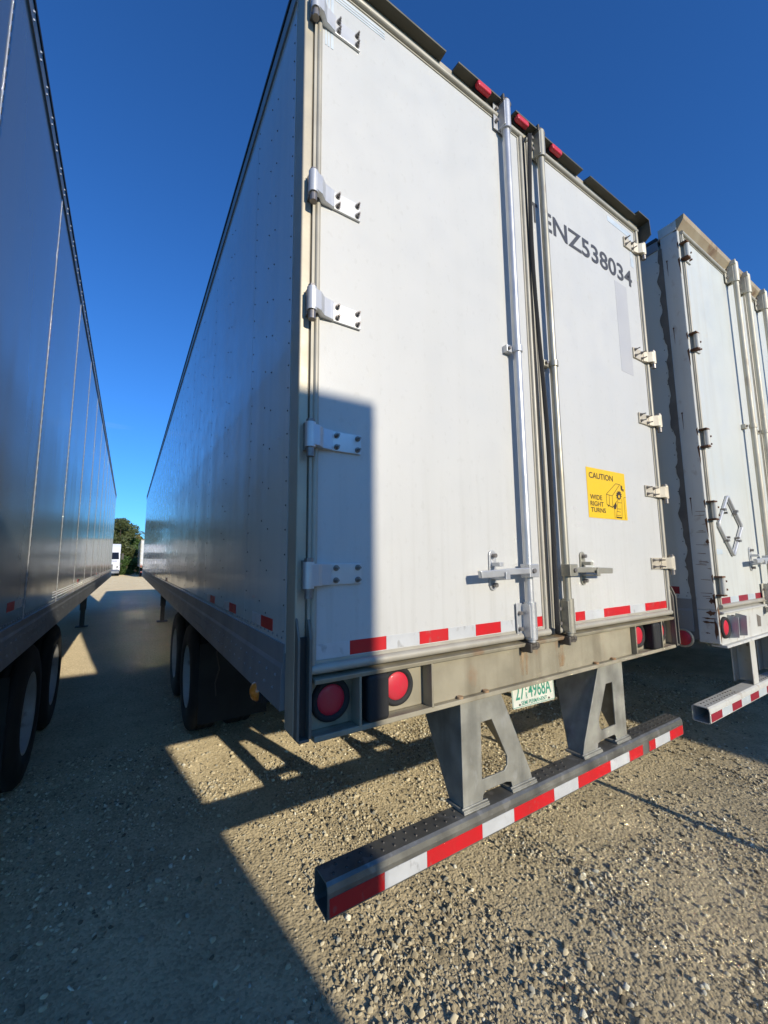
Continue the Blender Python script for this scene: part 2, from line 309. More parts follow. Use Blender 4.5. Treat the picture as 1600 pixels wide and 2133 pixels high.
def scatter_stones():
    bm = bmesh.new(); bmesh.ops.create_icosphere(bm, subdivisions=1, radius=1); bm.verts.ensure_lookup_table()
    bv = np.array([v.co[:] for v in bm.verts]); bf = np.array([[v.index for v in f.verts] for f in bm.faces]); bm.free()
    pts = []
    def zone(n, x0, x1, y0, y1, r0, sg, clump):
        x = rng.uniform(x0, x1, n); y = rng.uniform(y0, y1, n)
        d = np.sin(1.3*x+0.7*y+1)*np.sin(0.9*x-1.6*y)+0.7*np.sin(3.1*x+2.3*y)*np.sin(2.6*x-3.7*y+1)+0.5*np.sin(7.3*x-4.1*y+2)*np.sin(5.2*x+6.9*y)
        k = rng.uniform(0, 1, n) < np.clip(0.42+clump*0.55*d, 0.08, 1)
        tr = np.minimum(np.abs(x-1.30+0.05*y), np.abs(x-3.05+0.05*y)); k &= rng.uniform(0, 1, n) < np.clip(0.30+(tr-0.10)/0.22, 0.30, 1)     # two packed wheel tracks
        r = r0*np.exp(rng.normal(0, sg, n)); pts.append(np.stack([x, y, r], 1)[k])
    zone(74000, 0.0, 3.6, -1.1, 2.2, 0.0052, 0.46, 0.75)
    zone(15000, 3.6, 6.5, -0.9, 3.2, 0.0070, 0.38, 0.7)
    zone(12000, -1.3, 0.0, -1.0, 3.2, 0.0056, 0.5, 0.6)
    zone(12000, 0.0, 4.2, 2.2, 5.0, 0.0070, 0.4, 0.7)
    zone(4000, -1.4, 0.6, 3.0, 6, 0.004, 0.3, 0.4)
    zone(700, -0.2, 5.5, -1.1, 3.2, 0.0105, 0.2, 0.9)
    P = np.concatenate(pts); n = len(P); P[:, 2] = np.clip(P[:, 2], 0.0026, 0.0135)
    q = rng.normal(size=(n, 4)); q /= np.linalg.norm(q, axis=1, keepdims=True); a, b, c, d = q.T
    R = np.stack([1-2*(c*c+d*d), 2*(b*c-a*d), 2*(b*d+a*c), 2*(b*c+a*d), 1-2*(b*b+d*d), 2*(c*d-a*b), 2*(b*d-a*c), 2*(c*d+a*b), 1-2*(b*b+c*c)], 1).reshape(n, 3, 3)
    sc = rng.uniform(0.42, 1.42, (n, 1, 3)); jit = 1+rng.uniform(-0.46, 0.40, (n, len(bv), 1))
    V = np.einsum('nij,nkj->nki', R, bv[None]*sc*jit)*P[:, 2][:, None, None]
    V[..., 2] *= 0.85
    V += np.stack([P[:, 0], P[:, 1], fbm(P[:, 0], P[:, 1])+P[:, 2]*0.28], 1)[:, None, :]
    F = (bf[None]+(np.arange(n)*len(bv))[:, None, None]).reshape(-1, 3)
    me = bpy.data.meshes.new('gravel'); nv = n*len(bv); nf = len(F)
    me.vertices.add(nv); me.vertices.foreach_set('co', V.reshape(-1).astype(np.float32))
    me.loops.add(nf*3); me.loops.foreach_set('vertex_index', F.reshape(-1).astype(np.int32))
    me.polygons.add(nf); me.polygons.foreach_set('loop_start', (np.arange(nf)*3).astype(np.int32))
    me.update(calc_edges=True); me.materials.append(M['stone'])
    link('gravel', me, None, kind='stuff', label='loose tan and grey gravel strewn over the yard', category='gravel')
scatter_stones()

# ------------------------------------------------------------------ semi trailers
W = 2.59
def plate_with_hole(outer, inner, y0, y1):
    """flat plate in the x-z plane with one opening, as (verts, faces)"""
    bm = bmesh.new()
    for loop in (outer, inner):
        vs = [bm.verts.new((x, y0, z)) for x, z in loop]
        for i in range(len(vs)): bm.edges.new((vs[i], vs[(i+1) % len(vs)]))
    bmesh.ops.triangle_fill(bm, use_beauty=True, use_dissolve=False, edges=bm.edges[:])
    g = bmesh.ops.extrude_face_region(bm, geom=bm.faces[:])
    for v in g['geom']:
        if isinstance(v, bmesh.types.BMVert): v.co.y = y1
    bm.verts.ensure_lookup_table(); bm.verts.index_update()
    r = [v.co[:] for v in bm.verts], [tuple(v.index for v in f.verts) for f in bm.faces]; bm.free(); return r

WHEEL = {}
def wheel_meshes():
    if WHEEL: return WHEEL
    R_ = 0.51; t = MB()                    # outer side at x = 0, runs to +x
    t.lathe([(0.292,0.03),(0.30,0.008),(0.36,-0.002),(0.43,0.0),(0.475,0.012),(0.50,0.032),(0.51,0.045),(0.51,0.078),(0.499,0.08),(0.499,0.09),(0.51,0.092),(0.512,0.128),(0.50,0.13),(0.50,0.14),(0.512,0.142),
             (0.51,0.178),(0.499,0.18),(0.499,0.19),(0.51,0.192),(0.51,0.225),(0.50,0.238),(0.475,0.258),(0.43,0.27),(0.36,0.272),(0.30,0.262),(0.292,0.24)], (0,0,0), 'x', 40)
    WHEEL['tyre'] = t.mesh('tyre', [M['tyre']])
    r = MB(); r.lathe([(0.296,0.012),(0.286,0.01),(0.278,0.03),(0.268,0.10),(0.25,0.15),(0.20,0.165),(0.13,0.168),(0.128,0.16)], (0,0,0), 'x', 40)
    for k in range(5):
        q = 2*math.pi*k/5
        r.cyl((0.166, 0.205*math.cos(q), 0.205*math.sin(q)), (0.158, 0.205*math.cos(q), 0.205*math.sin(q)), 0.03, 10, 1)
    WHEEL['rim'] = r.mesh('rim', [M['rim'], M['dark']])
    h = MB(); h.lathe([(0.13,0.17),(0.125,0.10),(0.10,0.055),(0.055,0.045),(0.001,0.045)], (0,0,0), 'x', 20)
    for k in range(10):
        q = 2*math.pi*(k+.5)/10; h.cyl((0.17, 0.167*math.cos(q), 0.167*math.sin(q)), (0.135, 0.167*math.cos(q), 0.167*math.sin(q)), 0.014, 6)
    WHEEL['hub'] = h.mesh('hub', [M['rim']])
    return WHEEL
def add_wheels(T, ys, inset=0.085):
    w_ = wheel_meshes()
    for y in ys:
        for side in (0, 1):
            for dual in (0, 1):
                x = inset + dual*0.34; o = link('wheel', w_['rim'], T)
                o.location = (x, y, 0.505) if side == 0 else (W-x, y, 0.505)
                if dual: o.rotation_euler = (0, 0, math.pi); o.location.x += 0.27 if side == 0 else -0.27
                if side: o.rotation_euler = (0, 0, o.rotation_euler.z+math.pi)
                link('tyre', w_['tyre'], o)
                if not dual: link('hub', w_['hub'], o)
        MB().cyl((0.3, y, 0.505), (W-0.3, y, 0.505), 0.065, 14).build('axle', M['chassis'], T)

def undercarriage(T, L, ys):
    m = MB()
    for x in (0.78, W-0.78):
        m.box(x-0.05, x+0.05, ys[0]-1.3, ys[-1]+1.6, 0.90, 1.10)
    m.build('slider_rail', M['chassis'], T)
    for y in ys:
        for x in (0.78, W-0.78):
            b = MB(); b.prism([(y-0.55, 0.90), (y-0.35, 0.90), (y+0.15, 0.62), (y+0.15, 0.54), (y-0.1, 0.50), (y-0.55, 0.68)], 'x', x-0.045, x+0.045)
            b.cyl((x, y+0.28, 0.60), (x, y+0.28, 0.90), 0.11, 14); b.build('suspension_arm', M['chassis'], T)
    me = MB().box(0.06, W-0.06, -0.03, 0.03, 1.10, 1.155).mesh('crossmember', [M['chassis']])
    y = 0.35
    while y < L-0.3:
        o = link('crossmember', me, T); o.location.y = y; y += 0.31
    for s in (0, 1):
        f = MB().box(0.11, 0.70, ys[0]-0.72, ys[0]-0.71, 0.26, 0.93)
        o = f.build('mud_flap', M['rubber'], T)
        if s: o.location.x = W-0.81
    for s in (0, 1):
        x = 0.42 if s == 0 else W-0.42; yl = L-4.3
        g = MB(); g.box(x-0.065, x+0.065, yl-0.065, yl+0.065, 0.45, 1.12); g.box(x-0.05, x+0.05, yl-0.05, yl+0.05, 0.05, 0.45)
        g.box(x-0.13, x+0.13, yl-0.13, yl+0.13, 0.025, 0.05); g.cyl((x, yl, 0.62), (W/2, yl, 0.62), 0.025, 8); g.cyl((x, yl+0.06, 0.7), (x, yl+0.8, 1.1), 0.025, 8)
        g.build('landing_leg', M['dark'], T, 0.004)

def hinge_main(z, side, m1, m2, mir):
    """strap hinge: barrel on the post, strap bolted to the door"""
    h = MB(); X = (lambda x: W-x) if mir else (lambda x: x)
    h.cyl((X(0.031), -0.036, z-0.043), (X(0.031), -0.036, z+0.043), 0.0185, 18, 0)
    h.cyl((X(0.031), -0.036, z-0.058), (X(0.031), -0.036, z+0.056), 0.010, 10, 1)
    h.cyl((X(0.031), -0.036, z-0.075), (X(0.031), -0.036, z-0.043), 0.014, 8, 1); h.cyl((X(0.031), -0.036, z+0.043), (X(0.031), -0.036, z+0.054), 0.015, 6, 1)
    prof = [(0.036,-0.054),(0.062,-0.047),(0.083,-0.026),(0.11,-0.020),(0.122,-0.018),(0.124,-0.012),(0.240,-0.012),(0.240,-0.002),(0.075,-0.002),(0.06,-0.02),(0.045,-0.03)]
    h.prism([(X(a), b) for a, b in prof], 'z', z-0.036, z+0.036, 0)
    for x in (0.140, 0.225):
        for dz in (-0.021, 0.021):
            h.cyl((X(x), -0.012, z+dz), (X(x), -0.016, z+dz), 0.0105, 12, 1); h.cyl((X(x), -0.016, z+dz), (X(x), -0.025, z+dz), 0.0075, 6, 1)
            h.cyl((X(x), -0.025, z+dz), (X(x), -0.034 if not mir else -0.046, z+dz), 0.0042, 8, 1)
    h.box(min(X(0.018), X(0.044)), max(X(0.018), X(0.044)), -0.024, 0.0, z-0.05, z+0.048, 1)
    return h

def lock_rod(name, x, m_rod, m_br, parent, z0=1.25, z1=4.08, cam=None, yr=-0.060):
    y = yr; r = 0.0192
    o = MB().cyl((x, y, z0+0.02), (x, y, z1-0.02), r, 20).build('lock_rod', m_rod, parent)
    for zc, h in ((1.365, 0.082), (4.0, 0.082)):
        b = MB(); b.cyl((x, y, zc-h), (x, y, zc+h), r+0.0085, 20); b.box(x-0.064, x-0.012, -0.016, -0.010, zc-h*0.95, zc+h*0.95)
        b.prism([(x-0.014, -0.016), (x-0.022, -0.06), (x-0.03, -0.06), (x-0.03, -0.010)], 'z', zc-h*0.9, zc+h*0.9)
        b.box(x+0.014, x+0.032, -0.05, -0.002, zc-h*0.9, zc+h*0.9)
        for dz in (-0.035, 0.035): b.cyl((x-0.05, -0.016, zc+dz), (x-0.05, -0.032, zc+dz), 0.009, 8, 1)
        b.build('rod_bracket', [m_br, M['bolt']], parent, 0.002)
    g = MB(); g.cyl((x, y, 2.665), (x, y, 2.695), r+0.006, 20); g.box(x-0.062, x-0.018, -0.03, -0.002, 2.662, 2.698); g.cyl((x-0.048, -0.03, 2.68), (x-0.048, -0.042, 2.68), 0.009, 8, 1)
    g.build('rod_guide', [m_br, M['bolt']], parent, 0.002)
    for zc, s in ((1.262, -1), (4.10, 1)):
        c = MB(); c.cyl((x, y, zc+0.035*-s), (x, y, zc), 0.019, 12); c.cyl((x, y, zc-0.022), (x, y, zc-0.012), 0.026, 12); c.box(x-0.028, x+0.030, y-0.010, y+0.030, zc-0.022, zc+0.004); c.box(x-0.036, x-0.022, y-0.022, y+0.045, zc-0.036, zc+0.006)
        c.prism([(x+0.016, zc-0.028), (x+0.040, zc-0.020), (x+0.040, zc+0.002), (x+0.016, zc+0.006)], 'y', y-0.014, y+0.04)
        c.build('cam_lock', cam or M['camsteel'], parent, 0.006)
    return o

def handle(x_rod, sgn, z, m_h, parent):
    """door handle lying along the door, pivot on the rod, caught by a wall bracket"""
    y = -0.070; h = MB(); X = lambda d: x_rod+sgn*d
    a, b = sorted((X(-0.025), X(0.04))); h.box(a, b, -0.080, -0.028, z-0.030, z+0.030)
    h.cyl((X(0.012), -0.088, z), (X(0.012), -0.05, z), 0.011, 10, 1)
    h.prism([(X(0.03), z-0.013), (X(0.17), z-0.015), (X(0.21), z-0.020), (X(0.345), z-0.023), (X(0.35), z+0.006), (X(0.21), z+0.010), (X(0.17), z+0.013), (X(0.03), z+0.014)], 'y', y-0.009, y+0.009)
    h.prism([(X(0.205), z-0.021), (X(0.347), z-0.024), (X(0.352), z+0.005), (X(0.205), z+0.011)], 'y', y-0.016, y-0.0092)
    h.build('handle', [m_h, M['bolt']], parent, 0.003)
    k = MB(); a, b = sorted((X(0.178), X(0.222)))
    pts = []
    for i in range(9): t = math.pi*i/8; pts.append(((a+b)/2+0.022*math.cos(t), z+0.072+0.022*math.sin(t)))
    for i in range(9): t = math.pi+math.pi*i/8; pts.append(((a+b)/2+0.022*math.cos(t), z-0.062+0.022*math.sin(t)))
    k.prism(pts, 'y', -0.010, -0.003)
    for dz in (0.07, -0.06): k.cyl(((a+b)/2, -0.010, z+dz), ((a+b)/2, -0.030, z+dz), 0.010, 8, 1)
    k.box((a+b)/2-0.016, (a+b)/2+0.016, -0.088, -0.008, z-0.034, z-0.027); k.box((a+b)/2-0.014, (a+b)/2+0.014, -0.094, -0.088, z-0.034, z+0.000); k.box((a+b)/2-0.012, (a+b)/2+0.012, -0.06, -0.008, z+0.022, z+0.040)
    k.build('handle_catch', [m_h, M['bolt']], parent, 0.002)
    return h

def tail_light(x, z, y, parent, r=0.052):
    t = MB(); t.lathe([(r-0.002, -0.004), (r+0.004, -0.012), (r+0.016, -0.012), (r+0.020, -0.004), (r+0.020, 0.01)], (x, y, z), 'y', 36, 1)
    t.dome((x, y-0.002, z), r, 0.010, 'y', -1, 36, 0)
    return t.build('tail_light', [M['lens'], M['rubber']], parent)

def tape_run(parent, x0, segs, z0, z1, y, mats=('tape_red', 'tape_white')):
    """segs: (x_from, x_to, kind)"""
    for a, b, k in segs:
        MB().box(a+0.0004, b-0.0004, y-0.0012, y, z0, z1).build('reflective_tape', M[mats[k]], parent)

def box_shell(T, L, side_mat, seams, z_rail=1.365, seam_strip=False, z_top=3.955, rivets=True, rear_y=0.09):
    MB().box(0.03, W-0.03, 0.06, L-0.03, 1.16, 4.0).build('cargo_box', M['door'], T)
    ys = [rear_y]+[s for s in seams if s < L-0.4]+[L-0.02]; cache = {}
    for side in (0, 1):
        for a, b in zip(ys[:-1], ys[1:]):
            key = (round(b-a, 3), side)
            if key not in cache:
                m = MB(); d = b-a-0.003; m.box(0.0 if side == 0 else W-0.02, 0.02 if side == 0 else W, 0, d, z_rail-0.03, z_top+0.03); cache[key] = m.mesh('side_panel', [side_mat])
            o = link('side_panel', cache[key], T); o.location.y = a+0.0015
    r = MB()
    r.prism([(0.012, 4.045), (W/2, 4.075), (W-0.012, 4.045), (W-0.012, 4.03), (0.012, 4.03)], 'y', 0.05, L-0.01); r.build('roof', M['roof'], T)
    MB().box(0.025, W-0.025, L-0.028, L, 1.16, 4.03).build('front_wall', side_mat, T, 0.01)
    for side in (0, 1):
        X = (lambda x: x) if side == 0 else (lambda x: W-x)
        p = MB(); p.prism([(X(-0.006), 1.30), (X(-0.006), z_rail), (X(0.024), z_rail), (X(0.024), 1.15), (X(-0.014), 1.15), (X(-0.014), 1.165), (X(-0.011), 1.285)], 'y', rear_y+0.002, L-0.015); p.build('base_rail', M['rail'], T)
        p = MB(); p.prism([(X(-0.008), z_top), (X(-0.008), 4.028), (X(0.05), 4.046), (X(0.05), z_top)], 'y', rear_y+0.002, L-0.012)
        p.prism([(X(-0.014), 4.030), (X(-0.014), 4.052), (X(0.06), 4.062), (X(0.06), 4.047)], 'y', rear_y+0.002, L-0.012, 1); p.build('top_rail', [M['rail'], M['dark']], T)  # dark lip: the shade on the roof edge is put into its colour
        if rivets:
            n = MB(); o_ = (-1 if side == 0 else 1, 0, 0)
            y = rear_y+0.03
            while y < L-0.1:
                n.rivet((X(-0.002), y, z_rail+0.018), 0.005, o_); y += 0.052
            y = rear_y+0.06
            while y < L-0.1:
                for zz in (1.255, 1.205): n.rivet((X(-0.0125), y+(0.03 if zz < 1.23 else 0), zz), 0.006 if y < 2.5 else 0.005, o_)
                y += 0.10 if y < 2.5 else 0.3
            n.build('base_rivets', M['rail'], T, kind='stuff')
    if rivets:
        n = MB()
        for k, (a, b) in enumerate(zip(ys[:-1], ys[1:])):
            if not seam_strip:
                z = z_rail+0.06
                while z < z_top-0.05: n.rivet((0, b-0.028 if b < L-0.1 else a+0.03, z), 0.0037, (-1,0,0)); z += 0.088
                mid = (a+b)/2
                for j, yy in enumerate((mid-0.05, mid+0.04)):
                    z = z_rail+0.08+0.04*j
                    while z < z_top-0.05: n.rivet((0, yy, z), 0.0037, (-1,0,0)); z += 0.165
            if k == 0:
                z = z_rail+0.04
                while z < z_top-0.03: n.rivet((0, a+0.022, z), 0.0037, (-1,0,0)); z += 0.088
        if n.v: n.build('panel_rivets', M['dark'], T, kind='stuff')
        if seam_strip:
            n = MB(); y = rear_y+0.1
            while y < L-0.1:
                for zz, dy in ((4.005, 0.0), (3.978, 0.012)): n.rivet((W+0.008, y+dy, zz), 0.008, (1,0,0))
                y += 0.165
            n.build('top_rivets', M['zinc'], T, kind='stuff')
    if seam_strip:
        m = MB(); m.prism([(-0.0065, 0.0), (-0.0045, 0.0028), (0.0045, 0.0028), (0.0065, 0.0)], 'z', z_rail, z_top)
        z = z_rail+0.03
        while z < z_top-0.04: m.box(-0.002, 0.002, 0.0028, 0.0042, z, z+0.028, 1); z += 0.05
        # strip is drawn in x-y with +y outward; turn it onto each side
        for s in ys[1:-1]:
            for side in (0, 1):
                if 'strip' not in cache: cache['strip'] = m.mesh('seam_strip', [M['hinge'], M['grime']])
                o = link('seam_strip', cache['strip'], T); o.location = (W, s, 0) if side else (0, s, 0); o.rotation_euler = (0, 0, -math.pi/2 if side else math.pi/2)

SIGN = [(335,250),(1245,420),(1325,1525),(415,1450)]
def sgn(x, y):
    dx = x-(335+0.0667*(y-250)); top = 250+0.187*dx; bot = 1450+0.083*dx
    return dx/910, (bot-y)/(bot-top)
def warning_sign(parent, x0, x1, z0, z1, y):
    m = MB(); m.box(x0, x1, y-0.0015, y, z0, z1, 0); yy = y-0.0024
    def P(u, v): return (x0+u*(x1-x0), yy, z0+v*(z1-z0))
    def poly(pts, dy=0.0): q = [P(*sgn(*p)) for p in pts]; m.add([(a, b-dy, c) for a, b, c in q], [tuple(range(len(q)))], 1)
    def ln(a, b, wd=0.0016):
        a = Vector(P(*sgn(*a))); b = Vector(P(*sgn(*b))); d = (b-a).normalized(); nn = Vector((-d.z, 0, d.x))*wd
        m.add([a-nn, b-nn, b+nn, a+nn], [(0,1,2,3)], 1)
    def txt(s, xa, xb, yb, yt):
        ua, va = sgn(xa, yb); ub, _ = sgn(xb, yb); _, vt = sgn(xa, yt)
        v, f = text2d(s, ub-ua, vt-va, 0.012); m.add([P(ua+a, va+b) for a, b in v], f, 1)
    txt('CAUTION', 405, 960, 515, 372); txt('WIDE', 435, 705, 1020, 905); txt('RIGHT', 445, 740, 1175, 1060); txt('TURNS', 455, 790, 1320, 1210)
    B = [(800,905),(945,945),(955,1215),(815,1145),(1030,655),(1135,675)]
    for a, b in ((0,1),(1,2),(2,3),(3,0),(0,4),(4,5),(5,1)): ln(B[a], B[b])
    ln((870,930),(880,1175)); ln((815,1145),(960,1225)); ln((955,1215),(1075,1050))
    poly([(1155,685),(1200,720),(1195,830),(1165,800)]); poly([(1200,780),(1235,790),(1230,850),(1205,830)])
    poly([(835,1165),(870,1175),(862,1200),(840,1190)]); poly([(975,1200),(1030,1090),(1055,1180),(1030,1260),(990,1262)])
    cx, cy_, n = 1110, 935, 22; s = []
    for i in range(n):
        t = 2*math.pi*i/n; r = (75, 118) if i % 2 else (52, 88); s.append((cx+r[0]*math.cos(t), cy_+r[1]*math.sin(t)))
    h = [(cx+24*math.cos(2*math.pi*i/n)+5, cy_+40*math.sin(2*math.pi*i/n)+25) for i in range(n)]
    for i in range(n): poly([s[i], s[(i+1) % n], h[(i+1) % n], h[i]], 0.0002)
    for a, b in (((1085,1060),(1045,1440)),((1185,1010),(1185,1460)),((1045,1440),(1185,1460)),((1085,1105),(1180,1112)),((1065,1250),(1160,1258)),((1060,1310),(1150,1330)),((1050,1400),(1160,1405)),((1000,1270),(1010,1475)),((1230,990),(1280,985)),((1235,1000),(1270,1500))): ln(a, b, 0.0014)
    ln((1045,1452),(1185,1468), 0.004)
    return m.build('warning_sign', [M['yellow'], M['ink']], parent)

def make_door(T, x0, x1, mat_, z0=1.278, z1=4.030, pz0=1.3199, pz1=3.994, px0=None, px1=None):
    d = MB(); d.box(px0, px1, -0.002, 0.04, pz0-0.01, pz1+0.01)
    D = d.build('door', mat_, T)
    t = MB()
    for a, b in ((x0, px0), (px1, x1)):
        t.box(a, b, -0.006, 0.045, z0, z1); t.cyl(((a+b)/2+0.004, -0.007, z0+0.002), ((a+b)/2+0.004, -0.007, z1-0.002), (b-a)*0.30, 12)
    t.box(px0, px1, -0.006, 0.045, z0, pz0); t.box(px0, px1, -0.0062, 0.045, pz1, z1)
    t.cyl((x0+0.002, -0.010, z0+0.016), (x1-0.002, -0.010, z0+0.016), 0.016, 12); t.cyl((x0+0.002, -0.009, z1-0.014), (x1-0.002, -0.009, z1-0.014), 0.014, 12)
    t.build('edge_trim', M['trim'], D)
    return D

def rear_frame(T, m_post, m_sill, z_bot=1.08, detail=True):
    for side in (0, 1):
        X = (lambda x: x) if side == 0 else (lambda x: W-x)
        p = MB(); a, b = sorted((X(0.0), X(0.038))); p.box(a, b, 0.0, 0.088, z_bot+0.012, 4.035); p.build('corner_post', m_post, T, 0.006, 3)
        g = MB(); prof = [(0.0, 1.462), (-0.010, 1.45), (-0.030, 1.395), (-0.031, 1.092), (0.0, 1.092)]
        a, b = sorted((X(0.0085), X(0.044))); g.box(a, b, -0.028, 0.085, 1.083, 1.092); g.box(a, b, -0.004, -0.0005, 1.092, 1.40, 1)
        for xa, xb in ((0.0005, 0.009), (0.040, 0.050)):
            a, b = sorted((X(xa), X(xb))); g.prism([(y-0.0005, z) for y, z in prof], 'x', a, b)
        g.build('dock_plate', [M['steelpost'], M['dark']], T, 0.002)
    hd = MB(); hd.box(0.04, W-0.04, 0.0, 0.09, 4.034, 4.075); hd.box(0.0, W, 0.002, 0.09, 4.04, 4.09)
    H = hd.build('header', m_post, T, 0.003)
    s = MB()
    s.box(0.545, W-0.545, 0.0, 0.012, 1.09, 1.262); s.box(0.06, 0.545, 0.03, 0.04, 1.09, 1.262); s.box(W-0.545, W-0.06, 0.03, 0.04, 1.09, 1.262)
    s.prism([(-0.034, 1.266), (0.05, 1.272), (0.05, 1.255), (-0.030, 1.250)], 'x', 0.06, W-0.06)
    s.prism([(-0.030, 1.075), (0.018, 1.075), (0.018, 1.090), (0.0, 1.0905), (-0.027, 1.093)], 'x', 0.06, W-0.06)
    for q in ((0.06, 0.545), (W-0.545, W-0.06)): s.box(q[0], q[1], 0.0181, 0.045, 1.0755, 1.0895)
    for x in (0.222, 0.535):
        for q in ((x, x+0.010), (W-x-0.010, W-x)): s.box(q[0], q[1], -0.030, 0.03, 1.0895, 1.2525)
    S = s.build('rear_sill', m_sill, T, 0.003)
    return H, S

def underride_guard(T, m_bar, m_up, tape, y0=-0.035, x0=0.107, x1=2.505, z0=0.55, z1=0.655):
    b = MB(); yb = y0+0.105; t = 0.006
    b.prism([(y0+0.012, z1), (yb-0.012, z1), (yb, z1-0.012), (yb, z0+0.012), (yb-0.012, z0), (y0+0.012, z0), (y0, z0+0.012), (y0, z1-0.022), (y0+0.004, z1-0.006)], 'x', x0+0.0, x0+0.0) if False else None
    prof = [(y0+0.014, z1), (yb-0.012, z1), (yb, z1-0.012), (yb, z0+0.010), (yb-0.010, z0), (y0+0.008, z0), (y0, z0+0.008), (y0, z1-0.026), (y0+0.004, z1-0.008)]
    cy0 = sum(p[0] for p in prof)/len(prof); cz0 = sum(p[1] for p in prof)/len(prof)
    inn = [(cy0+(a-cy0)*0.88, cz0+(c-cz0)*0.88) for a, c in prof]; n = len(prof)
    vs = [(x, a, c) for x in (x0, x1) for q in (prof, inn) for a, c in q]
    fs = []
    for i in range(n):
        j = (i+1) % n
        fs += [(i, j, 2*n+j, 2*n+i), (n+i, 3*n+i, 3*n+j, n+j), (i, n+i, n+j, j), (2*n+i, 2*n+j, 3*n+j, 3*n+i)]
    b.add(vs, fs)
    G = b.build('underride_guard', m_bar, T)
    for a, c, k in tape: MB().box(a+0.0004, c-0.0004, y0-0.0012, y0, z0+0.012, z0+0.064).build('reflective_tape', M[k], G)
    n = MB()
    def dim(xa, xb):
        x = xa
        while x < xb:
            n.rivet((x, y0+0.035, z1), 0.0055, (0,0,1), 0); n.rivet((x+0.022, y0+0.068, z1), 0.0055, (0,0,1), 0); x += 0.047
    dim(x0+0.035, 0.66); dim(1.17, 1.38); dim(2.0, x1-0.03); n.build('grip_dimples', M['dark'], G, kind='stuff')
    return G

